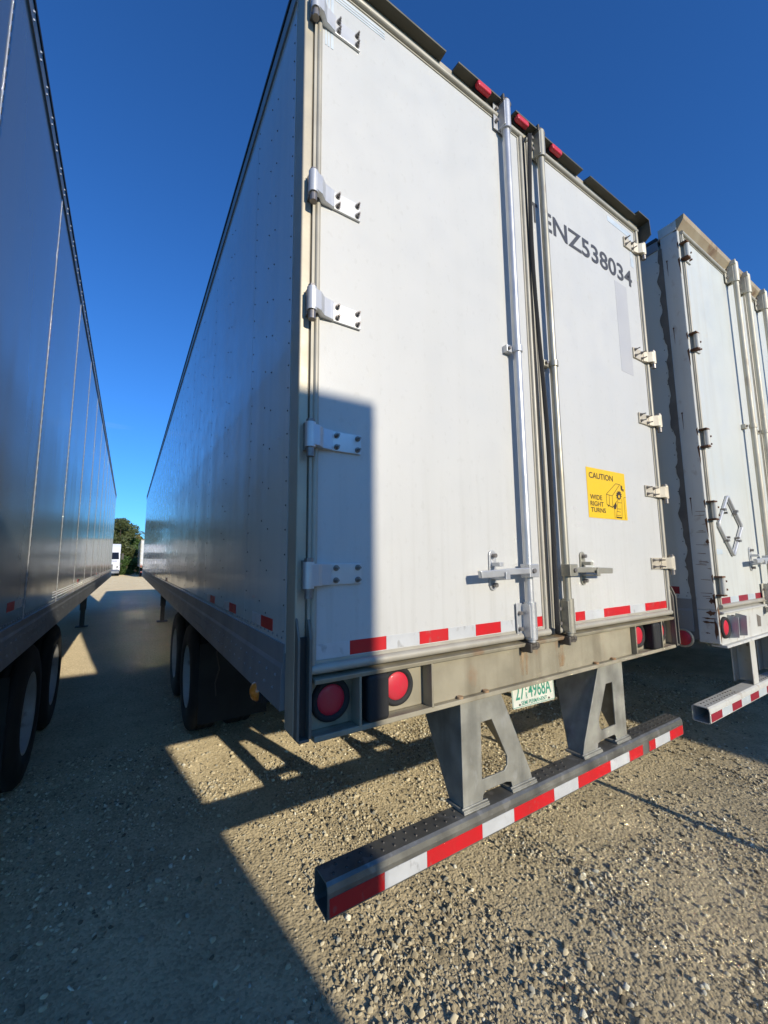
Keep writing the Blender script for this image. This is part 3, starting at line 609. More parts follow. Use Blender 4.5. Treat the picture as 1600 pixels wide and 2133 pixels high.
def main_trailer():
    L = 15.9
    T = empty('semi_trailer', (0, 0, 0), label='white box trailer with yellow CAUTION sign on its rear door and tilted license plate', category='trailer', group='semi trailers parked in the yard')
    box_shell(T, L, M['side'], [0.67+1.17*k for k in range(14)])
    add_wheels(T, (3.36, 4.60)); undercarriage(T, L, (3.36, 4.60))
    H, S = rear_frame(T, M['post'], M['sill'])
    # visor strips along the top rear edge
    for a, b, dy in ((0.02, 0.695, 0), (0.775, 1.14, 0), (1.19, 1.375, 0.004), (1.405, 1.825, 0), (1.905, 2.465, 0)):
        v = MB(); v.prism([(-0.0005, 4.077), (-0.046-dy, 4.079), (-0.048-dy, 4.084), (0.03, 4.098), (0.03, 4.0925), (-0.0005, 4.0925)], 'x', a, b)
        v.build('visor_strip', M['visor'], H)
    for side in (0, 1):
        X = (lambda x: x) if side == 0 else (lambda x: W-x)
        v = MB(); a, b = sorted((X(-0.035), X(0.115)))
        v.prism([(-0.0005, 4.092), (-0.066, 4.099), (-0.067, 4.106), (0.04, 4.112), (0.04, 4.1005)], 'x', a, b)
        a, b = sorted((X(-0.038), X(-0.030))); v.prism([(-0.066, 4.106), (-0.070, 3.985), (-0.02, 3.95), (0.03, 3.96), (0.03, 4.10)], 'x', a, b)
        v.build('visor_corner', M['visor'], H)
    for x in (0.955, 1.255, 1.56):
        m = MB(); m.box(x-0.048, x+0.048, -0.022, -0.0065, 4.046, 4.086, 1)
        pr = [(x-0.044, 4.050), (x+0.044, 4.050), (x+0.050, 4.066), (x+0.044, 4.084), (x-0.044, 4.084), (x-0.050, 4.066)]
        m.prism(pr, 'y', -0.050, -0.0222, 0); m.build('marker_light', [M['lens'], M['rubber']], H, 0.010, 3)
    # sill fittings
    for x in (0.141, 0.412):
        tail_light(x, 1.178, 0.028, S); tail_light(W-x, 1.178, 0.028, S)
    for xa in (0.256, W-0.342):
        r = MB(); r.box(xa, xa+0.086, -0.036, 0.03, 1.092, 1.249); r.build('dock_bumper', M['rubber'], S, 0.014, 3)
    for x in (0.69, 0.835, 1.655, 1.82):
        MB().cyl((x, -0.014, 1.0925), (x, -0.014, 1.101), 0.013, 10).build('bolt', M['rust'], S)
    for x, wd in ((1.105, 0.034), (1.385, 0.03)):
        m = MB(); ns = 10
        for i in range(ns):
            z = 1.247-i*0.0145; k = wd*(0.35+0.65*math.sin(math.pi*(i+1)/(ns+2)))
            if i: m.add([(px-kk, -0.0008, pz), (px+kk*0.8, -0.0008, pz), (x+0.003*math.sin(i*2)+k*0.8, -0.0008, z), (x+0.003*math.sin(i*2)-k, -0.0008, z)], [(0,1,2,3)])
            px, pz, kk = x+0.003*math.sin(i*2), z, k
        m.build('rust_streak', rust_fade(), S)
    # doors
    DL = make_door(T, 0.0405, 1.283, M['door'], px0=0.0728, px1=1.245); DR = make_door(T, 1.307, W-0.0405, M['door'], px0=1.335, px1=2.5087)
    for k, z in enumerate((3.81, 3.02, 2.562, 2.070, 1.600)):
        hinge_main(z, 0, 0, 0, False).build('hinge', [M['hinge'], M['bolt']], DL, 0.0015)
        hinge_main(z+(0.045 if k == 0 else 0.01), 1, 0, 0, True).build('hinge', [M['hinge_old'], M['bolt']], DR, 0.0015)
    lock_rod('l', 1.113, M['zinc'], M['zinc'], DL, yr=-0.040); lock_rod('r', 1.402, M['rod_old'], M['rod_old'], DR, yr=-0.040)
    handle(1.113, -1, 1.592, M['zinc'], DL); handle(1.402, 1, 1.588, M['rod_old'], DR)
    # rubber seals hanging in the gap between the doors
    s = MB(); s.box(1.2835, 1.296, -0.012, 0.03, 1.285, 4.02); s.build('seal_strip', M['rubber'], DL)
    def flap(u, v):
        z = 1.285+v*2.72; x = 1.300+0.016*u+0.02*math.sin(v*3.1)*v*(1-u)*0.5+0.022*math.sin(v*5.3+0.6)*v
        return (x, -0.030-0.018*math.sin(v*6.5+0.4)*v-0.018*u, z)
    s = MB(); s.grid(flap, 3, 40); q = s.build('seal_strip', M['rubber'], DR); md = q.modifiers.new('thick', 'SOLIDIFY'); md.thickness = 0.004
    s = MB(); s.box(1.2975, 1.3068, -0.004, 0.04, 1.285, 4.02); s.build('edge_flange', M['rubber'], DR)
    # tape along the foot of the doors
    L1 = []; x = 0.0735; k = 1
    L1 = [(0.0735, 0.199, 1), (0.199, 0.349, 0), (0.349, 0.501, 1), (0.501, 0.647, 0), (0.647, 0.80, 1), (0.80, 0.954, 0), (0.954, 1.19, 1), (1.19, 1.2445, 0)]
    tape_run(DL, 0, L1, 1.323, 1.370, -0.002)
    tape_run(DR, 0, [(1.336, 1.405, 0), (1.515, 1.60, 0), (1.60, 1.78, 1), (1.78, 2.059, 0), (2.059, 2.235, 1), (2.235, 2.508, 0)], 1.322, 1.368, -0.002)
    # old decals, lettering, sign
    g = MB(); g.box(2.19, 2.34, -0.0028, -0.002, 2.86, 3.50); g.build('old_decal', M['ghost'], DR)
    for q in ((2.16, 2.475, 3.925, 3.965), (2.435, 2.475, 3.70, 3.9245)):
        MB().box(q[0], q[1], -0.0034, -0.002, q[2], q[3]).build('corner_tape', M['ghost2'], DR)
    for q in ((0.095, 0.37, 3.945, 3.952), (0.095, 0.37, 3.958, 3.965), (0.095, 0.37, 3.973, 3.984), (0.085, 0.092, 3.70, 3.94), (0.097, 0.104, 3.70, 3.94), (0.110, 0.121, 3.70, 3.94)):
        MB().box(q[0], q[1], -0.0034, -0.002, q[2], q[3]).build('corner_tape', M['ghost2'], DL)
    N = MB()
    for s_, xa, wd in (('T', 1.3365, 0.062), ('ENZ538034', 1.436, 0.990)):
        v, f = text2d(s_, wd, 0.124, 0.016); N.add([(xa+a, -0.0042, 3.528+b) for a, b in v], f)
    N.build('number_lettering', M['letter'], DR)
    warning_sign(DR, 1.700, 2.110, 1.874, 2.164, -0.0022)
    # license plate under the sill
    P = MB(); hw, hh = 0.152, 0.076
    P.prism([(-hw+0.008, -hh), (hw-0.008, -hh), (hw, -hh+0.008), (hw, hh-0.008), (hw-0.008, hh), (-hw+0.008, hh), (-hw, hh-0.008), (-hw, -hh+0.008)], 'y', 0, 0.002, 0)
    for q in ((-hw+.004, hw-.004, -hh+.003, -hh+.0055), (-hw+.004, hw-.004, hh-.0055, hh-.003), (-hw+.003, -hw+.0055, -hh+.006, hh-.006), (hw-.0055, hw-.003, -hh+.006, hh-.006)):
        P.add([(q[0], -0.0006, q[2]), (q[1], -0.0006, q[2]), (q[1], -0.0006, q[3]), (q[0], -0.0006, q[3])], [(0,1,2,3)], 1)
    for s, xa, wd, za, ht in (('27', -0.128, 0.062, -0.042, 0.066), ('L', -0.058, 0.012, -0.006, 0.027), ('R', -0.058, 0.012, -0.042, 0.027), ('4968A', -0.038, 0.166, -0.042, 0.066), ('SEMI PERMANENT', -0.092, 0.184, -0.067, 0.018)):
        v, f = text2d(s, wd, ht, 0.012); P.add([(xa+a, -0.0008, za+b) for a, b in v], f, 1)
    for x in (-0.105, 0.105): P.cyl((x, 0, -0.062), (x, -0.004, -0.062), 0.005, 8, 2)
    pl = P.build('license_plate', [M['plate'], M['green'], M['bolt']], T); pl.location = (1.185, 0.022, 1.045); pl.rotation_euler = (math.radians(-4), math.radians(1.5), 0)
    MB().box(1.05, 1.32, 0.045, 0.055, 1.075, 1.16).build('plate_bracket', M['dark'], T)
    # underride guard
    bx = [0.109, 0.313, 0.491, 0.766, 0.95, 1.218, 1.402, 1.683, 1.867, 2.01]; tp = [(a, b, ('tape_red', 'tape_white')[i % 2]) for i, (a, b) in enumerate(zip(bx[:-1], bx[1:]))]
    tp += [(2.081, 2.153, 'tape_red'), (2.153, 2.33, 'tape_white'), (2.33, 2.50, 'tape_red')]
    tp = [(a+0.004 if i == 0 else a, b, k) for i, (a, b, k) in enumerate(tp)]
    underride_guard(T, M['guard'], M['upright'], tp)
    for mir in (0, 1):
        X = (lambda x: x) if not mir else (lambda x: 2*1.318-x)
        u = MB(); out = [(.705,.668),(.812,.668),(.816,.688),(.83,.70),(.955,.70),(.985,.692),(.992,.668),(1.122,.668),(1.105,.72),(.938,1.074),(.705,1.074)]
        inn = [(.816,.97),(.88,.97),(.966,.80),(.962,.765),(.945,.748),(.812,.748)]
        v, f = plate_with_hole([(X(a), b) for a, b in out], [(X(a), b) for a, b in inn], 0.002, 0.010); u.add(v, f)
        a, b = sorted((X(0.706), X(0.714))); u.prism([(0.011, 0.668), (0.088, 0.668), (0.30, 1.074), (0.011, 1.074)], 'x', a, b)
        q = [(X(1.122), .668), (X(.938), 1.074)]; e = 0.008 if mir else -0.008
        vs = [(q[0][0], .011, .668), (q[0][0], .085, .668), (q[1][0], .29, 1.074), (q[1][0], .011, 1.074)]; vs += [(x+e, y, z) for x, y, z in vs]
        u.add(vs, [(0,1,2,3), (7,6,5,4), (0,4,5,1), (1,5,6,2), (2,6,7,3), (3,7,4,0)])
        for xa, xb in ((0.695, 0.835), (0.975, 1.135)):
            a, b = sorted((X(xa), X(xb))); u.box(a, b, -0.012, 0.095, 0.6555, 0.6675)
            u.tube([(a+(b-a)*t/8, 0.0005+0.001*math.sin(t*2.3), 0.6685+0.0008*math.sin(t*3.1)) for t in range(9)], 0.0042, 6); u.tube([(a+(b-a)*t/8, -0.0115, 0.6565+0.0008*math.sin(t*2.7)) for t in range(9)], 0.0034, 6)
        u.build('guard_upright', M['upright'], T, 0.002)
    # side tape, lamps, loose wire
    for y in (0.234, 0.84, 1.42, 5.0, 8.0, 11.0, 14.5):
        for a, b, k in ((y, y+0.155, 'tape_red'), (y+0.155, y+0.29, 'tape_white')):
            MB().box(-0.0012, 0, a, b, 1.388, 1.432).build('reflective_tape', M[k], T)
    a = MB(); a.dome((-0.004, 0.40, 1.135), 0.038, 0.03, 'x', -1, 20, 0); a.lathe([(0.036, 0.0), (0.046, -0.006), (0.046, 0.03)], (-0.004, 0.40, 1.135), 'x', 20, 1); a.box(0.0, 0.03, 0.35, 0.45, 1.10, 1.16, 1); a.build('side_marker', [M['amber'], M['rubber']], T)
    MB().tube([(0.0, 1.10, 1.25), (-0.01, 1.16, 1.20), (-0.005, 1.27, 1.12), (0.02, 1.31, 1.02), (0.01, 1.36, 0.93), (0.015, 1.35, 0.86)], 0.004, 6).build('loose_wire', M['dark'], T)
    return T

def rust_fade():
    if 'rust_fade' in MATS: return MATS['rust_fade']
    m = mat('rust_fade', (0.36, 0.19, 0.07), 0.8, var=(0.46, 0.36, 0.22), var_amt=0.9, var_scale=25); n = m.node_tree.nodes; l = m.node_tree.links
    t = n.new('ShaderNodeTexNoise'); t.inputs['Scale'].default_value = 40; t.inputs['Detail'].default_value = 4
    mp = n.new('ShaderNodeMapping'); mp.inputs['Scale'].default_value = (1, 1, 0.15); g = n.new('ShaderNodeNewGeometry'); l.new(g.outputs['Position'], mp.inputs[0]); l.new(mp.outputs[0], t.inputs['Vector'])
    r = n.new('ShaderNodeMapRange'); r.inputs['From Min'].default_value = 0.42; r.inputs['From Max'].default_value = 0.72; r.inputs['To Max'].default_value = 0.8; l.new(t.outputs[0], r.inputs['Value'])
    l.new(r.outputs[0], n['Principled BSDF'].inputs['Alpha']); return m

def plain_rear(T, rods, m_post, m_sill, m_door, m_rod):
    """doors, rods, handles and lamps for the trailers whose rear is not in close view"""
    H, S = rear_frame(T, m_post, m_sill)
    DL = make_door(T, 0.0405, 1.283, m_door, px0=0.0728, px1=1.245); DR = make_door(T, 1.307, W-0.0405, m_door, px0=1.335, px1=2.5087)
    for z in (3.81, 3.02, 2.562, 2.070, 1.600):
        hinge_main(z, 0, 0, 0, False).build('hinge', [M['hinge'], M['bolt']], DL); hinge_main(z, 1, 0, 0, True).build('hinge', [M['hinge'], M['bolt']], DR)
    for x in rods: lock_rod('r', x, m_rod, m_rod, DL if x < 1.29 else DR)
    handle(max(x for x in rods if x < 1.29), -1, 1.59, m_rod, DL); handle(min(x for x in rods if x > 1.29), 1, 1.59, m_rod, DR)
    for x in (0.141, 0.412): tail_light(x, 1.178, 0.028, S); tail_light(W-x, 1.178, 0.028, S)
    for xa in (0.262, W-0.36): MB().box(xa, xa+0.098, -0.062, 0.03, 1.092, 1.249).build('dock_bumper', M['rubber'], S, 0.014, 3)
    tape_run(DL, 0, [(0.08+0.15*i, 0.23+0.15*i, i % 2) for i in range(7)], 1.323, 1.368, -0.002); tape_run(DR, 0, [(1.34+0.15*i, 1.49+0.15*i, i % 2) for i in range(7)], 1.323, 1.368, -0.002)
    underride_guard(T, M['guard'], M['upright'], [(0.11+0.3*i, 0.26+0.3*i, 'tape_red') for i in range(8)]+[(0.26+0.3*i, 0.41+0.3*i, 'tape_white') for i in range(7)])
    for x in (0.72, 1.75): MB().box(x, x+0.12, 0.0, 0.06, 0.656, 1.074).build('guard_upright', M['upright'], T, 0.003)
    return H, S, DL, DR

def left_trailer():
    L = 16.15; y0 = -0.10
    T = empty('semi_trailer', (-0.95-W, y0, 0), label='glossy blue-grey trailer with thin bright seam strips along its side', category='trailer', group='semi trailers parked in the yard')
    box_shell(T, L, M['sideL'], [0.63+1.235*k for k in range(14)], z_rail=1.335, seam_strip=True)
    add_wheels(T, (3.05, 4.32), 0.09); undercarriage(T, L, (3.05, 4.32))
    plain_rear(T, (0.80, 1.09, 1.5, 1.8), M['post'], M['sill'], M['door'], M['zinc'])
    for y in (1.35, 4.6, 8.0, 11.5):
        for a, b, k in ((y+0.12, y+0.27, 'tape_red'), (y+0.27, y+0.45, 'tape_white')):
            MB().box(W, W+0.0012, a, b, 1.41, 1.455).build('reflective_tape', M[k], T)
    m = MB(); y = 2.9
    while y < L-0.3:
        for zz in (1.375, 1.395, 1.415): m.box(W, W+0.003, y, y+0.04, zz, zz+0.006)
        y += 0.065
    m.build('kick_rivets', M['hinge'], T, kind='stuff')
    return T

def third_trailer():
    L = 15.9; X0, Y0 = 2.795, -0.17
    T = empty('semi_trailer', (X0, Y0, 0), label='weathered white trailer with rusty corner post and diamond placard frame on its door', category='trailer', group='semi trailers parked in the yard')
    box_shell(T, L, M['door3'], [0.75+1.2*k for k in range(13)], rear_y=0.13)
    add_wheels(T, (3.3, 4.55)); undercarriage(T, L, (3.3, 4.55))
    for side in (0, 1):
        Xf = (lambda x: x) if side == 0 else (lambda x: W-x)
        p = MB(); a, b = sorted((Xf(0.0), Xf(0.030))); p.box(a, b, 0.0, 0.115, 1.30, 4.10); p.build('corner_post', M['white3'], T, 0.006, 3)
        a, b = sorted((Xf(0.0005), Xf(0.032))); p = MB(); p.box(a, b, -0.003, 0.112, 1.085, 1.2995); p.build('post_foot', M['white3'], T, 0.004)
        a, b = sorted((Xf(-0.004), Xf(0.0)))
        s = MB(); n_ = 120; zs = [1.10+i*(3.95-1.10)/n_ for i in range(n_+1)]; wd = [0.124+0.014*math.sin(i*0.11+1)*math.sin(i*0.31)+0.006*math.sin(i*0.93)+random.uniform(-0.004, 0.004) for i in range(n_+1)]
        for i in range(n_): s.prism([(0.108, zs[i]), (wd[i]+0.02, zs[i]), (wd[i+1]+0.02, zs[i+1]), (0.108, zs[i+1])], 'x', a, b)
        s.build('sealant_strip', M['sealant'], T)
    r = MB()                                           # rust patches eating the post foot
    for cx_, cz_, w_, h_ in ((0.016, 1.28, 0.016, 0.05), (0.018, 1.22, 0.014, 0.07), (0.02, 1.14, 0.012, 0.05)):
        pts = [(cx_+w_*math.cos(t)*(0.75+0.3*math.sin(t*3+cz_*40)), cz_+h_*math.sin(t)*(0.8+0.25*math.cos(t*4))) for t in [2*math.pi*i/14 for i in range(14)]]
        r.add([(a, -0.0042, b) for a, b in pts], [tuple(range(14))])
    for cy_, cz_, w_, h_ in ((0.03, 1.28, 0.03, 0.018), (0.05, 1.22, 0.045, 0.008), (0.045, 1.245, 0.045, 0.006), (0.02, 1.36, 0.018, 0.02), (0.012, 1.18, 0.012, 0.07), (0.06, 1.15, 0.016, 0.005), (0.01, 1.75, 0.012, 0.02)):
        pts = [(cy_+w_*math.cos(t)*(0.8+0.25*math.sin(t*3+cz_*30)), cz_+h_*math.sin(t)*(0.8+0.3*math.cos(t*5))) for t in [2*math.pi*i/14 for i in range(14)]]
        r.add([(-0.0012, a, b) for a, b in pts], [tuple(range(14))])
    for k in range(16):
        z = 1.34+0.66*random.random()**1.3; a_ = random.uniform(0.0, 0.03); b_ = a_+random.uniform(0.02, 0.08); dz = random.uniform(-0.006, 0.006)
        r.add([(-0.0012, a_, z), (-0.0012, min(b_, 0.1), z+dz), (-0.0012, min(b_, 0.1), z+dz+0.0022), (-0.0012, a_, z+0.004)], [(0,1,2,3)])
    for z in (3.83, 3.30, 2.66, 2.05): r.add([(-0.0012, 0.082+0.006*math.cos(t), z+0.007*math.sin(t)) for t in [2*math.pi*i/10 for i in range(10)]], [tuple(range(10))]); r.add([(-0.0012, 0.0805, z-0.12), (-0.0012, 0.0815, z-0.12), (-0.0012, 0.085, z), (-0.0012, 0.079, z)], [(0,1,2,3)])
    for z in (3.86, 3.16, 2.46, 1.96, 1.46):
        r.add([(-0.0012, 0.0, z-0.05), (-0.0012, 0.014, z-0.062), (-0.0012, 0.010, z-0.10), (-0.0012, 0.003, z-0.17), (-0.0012, 0.0, z-0.19)], [(0,1,2,3,4)]); r.add([(-0.0012, 0.0, z+0.075), (-0.0012, 0.010, z+0.062), (-0.0012, 0.006, z+0.03), (-0.0012, 0.0, z+0.01)], [(0,1,2,3)])
    for f_ in r.f: MB().add([r.v[i] for i in f_], [tuple(range(len(f_)))]).build('rust_patch', M['rustheavy'], T)
    h = MB(); h.box(-0.004, W+0.004, 0.004, 0.122, 4.03, 4.105); h.prism([(0.003, 4.02), (-0.045, 4.085), (-0.05, 4.12), (-0.044, 4.122), (0.03, 4.106), (0.03, 4.02)], 'x', 0.0, W, 1); H = h.build('header', [M['white3'], M['rusttrim']], T, 0.002)
    for x in (0.93, 1.20, 1.66):
        m = MB(); m.prism([(x-0.05, 4.045), (x+0.05, 4.045), (x+0.055, 4.065), (x+0.05, 4.085), (x-0.05, 4.085), (x-0.055, 4.065)], 'y', -0.045, -0.01); m.build('marker_light', M['lens'], H, 0.008)
    s = MB(); s.box(0.0325, W-0.0325, 0.0, 0.02, 1.075, 1.285); s.prism([(-0.028, 1.287), (0.05, 1.303), (0.05, 1.286), (-0.024, 1.274)], 'x', 0.033, W-0.033); s.prism([(-0.03, 1.062), (0.06, 1.062), (0.06, 1.075), (-0.026, 1.078)], 'x', 0.033, W-0.033)
    S = s.build('rear_sill', M['white3'], T, 0.003)
    for x in (0.09, 0.235):
        tail_light(x, 1.185, -0.004, S, 0.05); tail_light(W-x, 1.185, -0.004, S, 0.05)
        q = MB(); q.prism([(-0.001, 1.11), (-0.055, 1.12), (-0.06, 1.25), (-0.001, 1.262)], 'x', x+0.068, x+0.072); q.build('lamp_guard', M['white3'], S)
    pts = [(0.70, 1.135), (0.77, 1.13), (0.78, 1.20), (0.70, 1.225)]; MB().add([(a, -0.0012, b) for a, b in pts], [(0,1,2,3)]).build('cable_slot', M['sealant'], S)
    DL = make_door(T, 0.034, 1.283, M['door3'], px0=0.062, px1=1.255, pz0=1.33, z0=1.306); DR = make_door(T, 1.307, W-0.034, M['door3'], px0=1.335, px1=W-0.062, pz0=1.33, z0=1.306)
    for z in (3.86, 3.16, 2.46, 1.96, 1.46):
        for side in (0, 1):
            Xf = (lambda x: x) if side == 0 else (lambda x: W-x)
            g = MB(); g.cyl((Xf(0.045), -0.032, z-0.055), (Xf(0.045), -0.032, z+0.05), 0.017, 14); a, b = sorted((Xf(0.048), Xf(0.155))); g.box(a, b, -0.012, -0.003, z-0.055, z+0.045)
            a, b = sorted((Xf(0.008), Xf(0.062))); g.box(a, b, -0.046, -0.001, z+0.052, z+0.062, 1); g.box(a, b, -0.046, -0.001, z-0.068, z-0.058, 1)
            for xx, dz in ((0.09, 0.022), (0.09, -0.035), (0.135, -0.03), (0.135, 0.025)): g.cyl((Xf(xx), -0.012, z+dz), (Xf(xx), -0.028, z+dz), 0.007, 8, 1)
            g.build('hinge', [M['white3'], M['rustheavy']], DL if side == 0 else DR, 0.001)
    for x in (0.89, 1.165, 1.60, 1.88): lock_rod('r', x, M['rod3'], M['rod3'], DL if x < 1.29 else DR, cam=M['rod3'])
    handle(0.89, -1, 1.625, M['hinge'], DL); handle(1.60, 1, 1.625, M['hinge'], DR)
    # diamond placard frame
    d = MB(); c = Vector((0.352, -0.012, 1.868)); R_ = 0.215
    cor = [(R_, 0), (0, R_), (-R_, 0), (0, -R_)]; loop = []
    for i in range(4):
        a = Vector(cor[i]); p = Vector(cor[i-1]); n_ = Vector(cor[(i+1) % 4])
        for t in (0.12, 0.04): loop.append(a.lerp(p, t))
        for t in (0.04, 0.12): loop.append(a.lerp(n_, t))
    lp = [(c.x+q.x, c.y, c.z+q.y) for q in loop]
    for dy, r_ in ((0.0, 0.011), ):
        d.tube(lp+[lp[0], lp[1]], r_, 8)
    for i in range(len(lp)):
        a_, b_ = Vector(lp[i]), Vector(lp[(i+1) % len(lp)]); mid = Vector((c.x, c.y, c.z))
        a2, b2 = a_.lerp(mid, 0.17), b_.lerp(mid, 0.17); d.add([a_+Vector((0, 0.006, 0)), b_+Vector((0, 0.006, 0)), b2+Vector((0, 0.003, 0)), a2+Vector((0, 0.003, 0))], [(0,1,2,3)])
    for u, v in ((0.5,0.5), (-0.5,0.5), (0.5,-0.5), (-0.5,-0.5)):
        d.box(c.x+u*R_-0.016, c.x+u*R_+0.016, -0.03, -0.006, c.z+v*R_-0.008, c.z+v*R_+0.008, 1); d.cyl((c.x+u*R_*0.8, -0.03, c.z+v*R_*0.8), (c.x+u*R_*0.8, -0.006, c.z+v*R_*0.8), 0.008, 8, 1)
    d.build('placard_frame', [M['hinge'], M['bolt']], DL)
    MB().box(0.085, 0.19, -0.0032, -0.0022, 1.665, 1.70).build('faded_label', M['ghost2'], DL)
    for q in ((0.075, 0.20, 3.93, 3.965), (0.075, 0.105, 3.55, 3.75)): MB().box(q[0], q[1], -0.0032, -0.0022, q[2], q[3]).build('corner_tape', M['ghost2'], DL)
    tp = []; x = 0.063; k = 0
    while x < 1.24: b = min(x+(0.175 if k % 2 == 0 else 0.15), 1.254); tp.append((x, b, k % 2)); x = b; k += 1
    tape_run(DL, 0, tp, 1.333, 1.376, -0.002, ('tape_dark', 'ghost2')); tape_run(DR, 0, [(1.336+0.16*i, 1.496+0.16*i, i % 2) for i in range(7)], 1.333, 1.376, -0.002, ('tape_dark', 'ghost2'))
    underride_guard(T, M['white3'], M['white3'], [(0.10+0.36*i, 0.28+0.36*i, 'tape_dark') for i in range(6)]+[(0.28+0.36*i, 0.46+0.36*i, 'ghost2') for i in range(6)], y0=0.125, x0=0.085, x1=2.5, z0=0.535, z1=0.64)
    for x in (0.98, 1.56):
        u = MB(); u.box(x, x+0.11, 0.14, 0.148, 0.641, 1.06); u.box(x, x+0.11, 0.262, 0.27, 0.641, 1.06); u.box(x+0.1, x+0.11, 0.1482, 0.2618, 0.641, 1.06)
        for dz, dy in ((1.0, 0.17), (0.96, 0.23), (0.93, 0.18)): u.cyl((x+0.1, dy, dz), (x+0.085, dy, dz), 0.012, 6, 1)
        u.build('guard_upright', [M['white3'], M['bolt']], T, 0.002)
    t = MB(); t.dome((-0.016, 0.20, 1.10), 0.05, 0.012, 'x', -1, 24); t.lathe([(0.05, 0.0), (0.062, -0.006), (0.062, 0.016)], (-0.016, 0.20, 1.10), 'x', 24, 1); t.build('side_marker', [M['lens'], M['post']], T)
    for y in (0.20, 1.2, 2.6): MB().box(-0.0012, 0, y, y+0.16, 1.395, 1.445).build('reflective_tape', M['tape_dark'], T)
    return T
M['rod3'] = mat('rod_cream', (0.58, 0.54, 0.43), 0.5, 0.15, var=(0.42, 0.38, 0.29), var_amt=0.6, var_scale=6, spots=(0.25, 0.15, 0.08), spot_amt=0.3, spot_scale=14)

main_trailer(); left_trailer(); third_trailer()

def yard_trailer(loc, rz, label, L=14.6, seams=1.22):
    T = empty('semi_trailer', loc, rz, label=label, category='trailer', group='semi trailers parked in the yard')
    box_shell(T, L, M['side'], [0.7+seams*k for k in range(13)], rivets=False)
    add_wheels(T, (3.2, 4.45)); undercarriage(T, L, (3.2, 4.45)); plain_rear(T, (0.95, 1.64), M['post'], M['sill'], M['door'], M['zinc'])
    return T
# the row parked opposite, rear to rear: the left one throws its shadow on the ground and the doors
yard_trailer((0.945, -5.2, 0), math.pi, 'white trailer parked opposite, rear doors facing the CAUTION trailer')
yard_trailer((7.95, -5.2, 0), math.pi, 'white trailer parked opposite, rear doors facing the weathered trailer')
yard_trailer((5.75, -0.05, 0), 0.0, 'white trailer parked on the far side of the weathered trailer', 15.9)
yard_trailer((8.75, 0.15, 0), 0.0, 'white trailer parked two slots beyond the weathered trailer', 15.9)
yard_trailer((10.95, -5.0, 0), math.pi, 'white trailer parked opposite, one slot past the weathered trailer')
yard_trailer((14.0, -5.3, 0), math.pi, 'white trailer parked opposite, last of the facing row')
# far side of the yard
yard_trailer((0.64, 50.0, 0), 0.0, 'white trailer standing by the trees at the far end of the gap')
yard_trailer((4.2, 49.0, 0), 0.0, 'white trailer standing beside the far one by the trees')

# ------------------------------------------------------------------ far tractor unit
def tractor(loc, rz, label):
    T = empty('truck_tractor', loc, rz, label=label, category='truck', group='truck tractors across the yard')
    # nose towards -y; origin under the front bumper's middle
    b = MB(); b.prism([(0.95, 1.05), (0.95, 2.0), (1.35, 2.95), (1.75, 3.55), (2.3, 3.95), (4.2, 4.0), (4.2, 1.05)], 'x', -1.2, 1.2); b.build('cab', M['cab'], T, 0.10, 3)
    h = MB(); h.prism([(0.12, 0.75), (0.10, 1.35), (0.35, 1.72), (1.05, 1.98), (1.3, 1.98), (1.3, 0.75)], 'x', -0.95, 0.95); H = h.build('hood', M['cab'], T, 0.09, 3)
    g = MB(); g.box(-0.52, 0.52, 0.07, 0.16, 0.80, 1.42)
    for i in range(7): g.box(-0.5, 0.5, 0.055, 0.075, 0.84+i*0.08, 0.87+i*0.08, 1)
    g.build('grille', [M['dark'], M['chrome']], T)
    for s in (-1, 1):
        l_ = MB(); l_.prism([(s*0.66, 0.95), (s*1.0, 1.0), (s*1.02, 1.22), (s*0.80, 1.18)], 'y', 0.12, 0.24); l_.build('headlight', M['glass'], T)
        f = MB(); pr = [(0.45+0.62*math.cos(math.pi*i/10)+0.5, 0.62+0.62*math.sin(math.pi*i/10)) for i in range(11)]+[(0.85+math.cos(math.pi*(10-i)/10)*0.52, 0.62+0.52*math.sin(math.pi*(10-i)/10)) for i in range(11)]
        f.prism(pr, 'x', *sorted((s*0.80, s*1.22))); f.build('fender', M['cab'], T)
        m = MB(); m.box(*sorted((s*1.32, s*1.55)), 1.0, 1.12, 2.0, 2.75); m.cyl((s*1.15, 1.2, 2.6), (s*1.4, 1.06, 2.6), 0.03, 8); m.build('mirror', M['dark'], T)
        w_ = wheel_meshes()
        for y, ins in ((0.95, 0.0), (5.4, 0.0), (6.7, 0.0)):
            o = link('wheel', w_['rim'], T); o.location = (s*1.2, y, 0.51); o.rotation_euler = (0, 0, 0 if s < 0 else math.pi); link('tyre', w_['tyre'], o); link('hub', w_['hub'], o)
        q = MB(); q.prism([(1.55, 2.05), (1.55, 2.72), (2.2, 2.78), (2.2, 2.05)], 'x', *sorted((s*1.2005, s*1.21))); q.build('side_window', M['glass'], T)
        q = MB(); q.box(*sorted((s*0.7, s*1.15)), 1.8, 4.2, 0.35, 1.0); q.build('side_skirt', M['cab'], T, 0.03)
    wn = MB(); wn.add([(-1.08, 0.955, 2.03), (1.08, 0.955, 2.03), (1.02, 1.325, 2.88), (-1.02, 1.325, 2.88)], [(0,1,2,3)]); o = wn.build('windshield', M['glass'], T); o.location.y = -0.02
    bp = MB(); bp.prism([(0.0, 0.32), (-0.02, 0.62), (0.08, 0.78), (0.4, 0.80), (0.4, 0.32)], 'x', -1.2, 1.2); bp.build('front_bumper', M['chrome'], T, 0.05)
    MB().box(-0.45, 0.45, 3.5, 7.3, 0.6, 0.95).build('frame_rail', M['chassis'], T)
    return T
tractor((-2.48, 57.5, 0), 0.0, 'white truck tractor nosing out beyond the glossy trailer\'s front end')
tractor((-5.6, 57.0, 0), 0.0, 'white truck tractor parked next to the one by the gap')

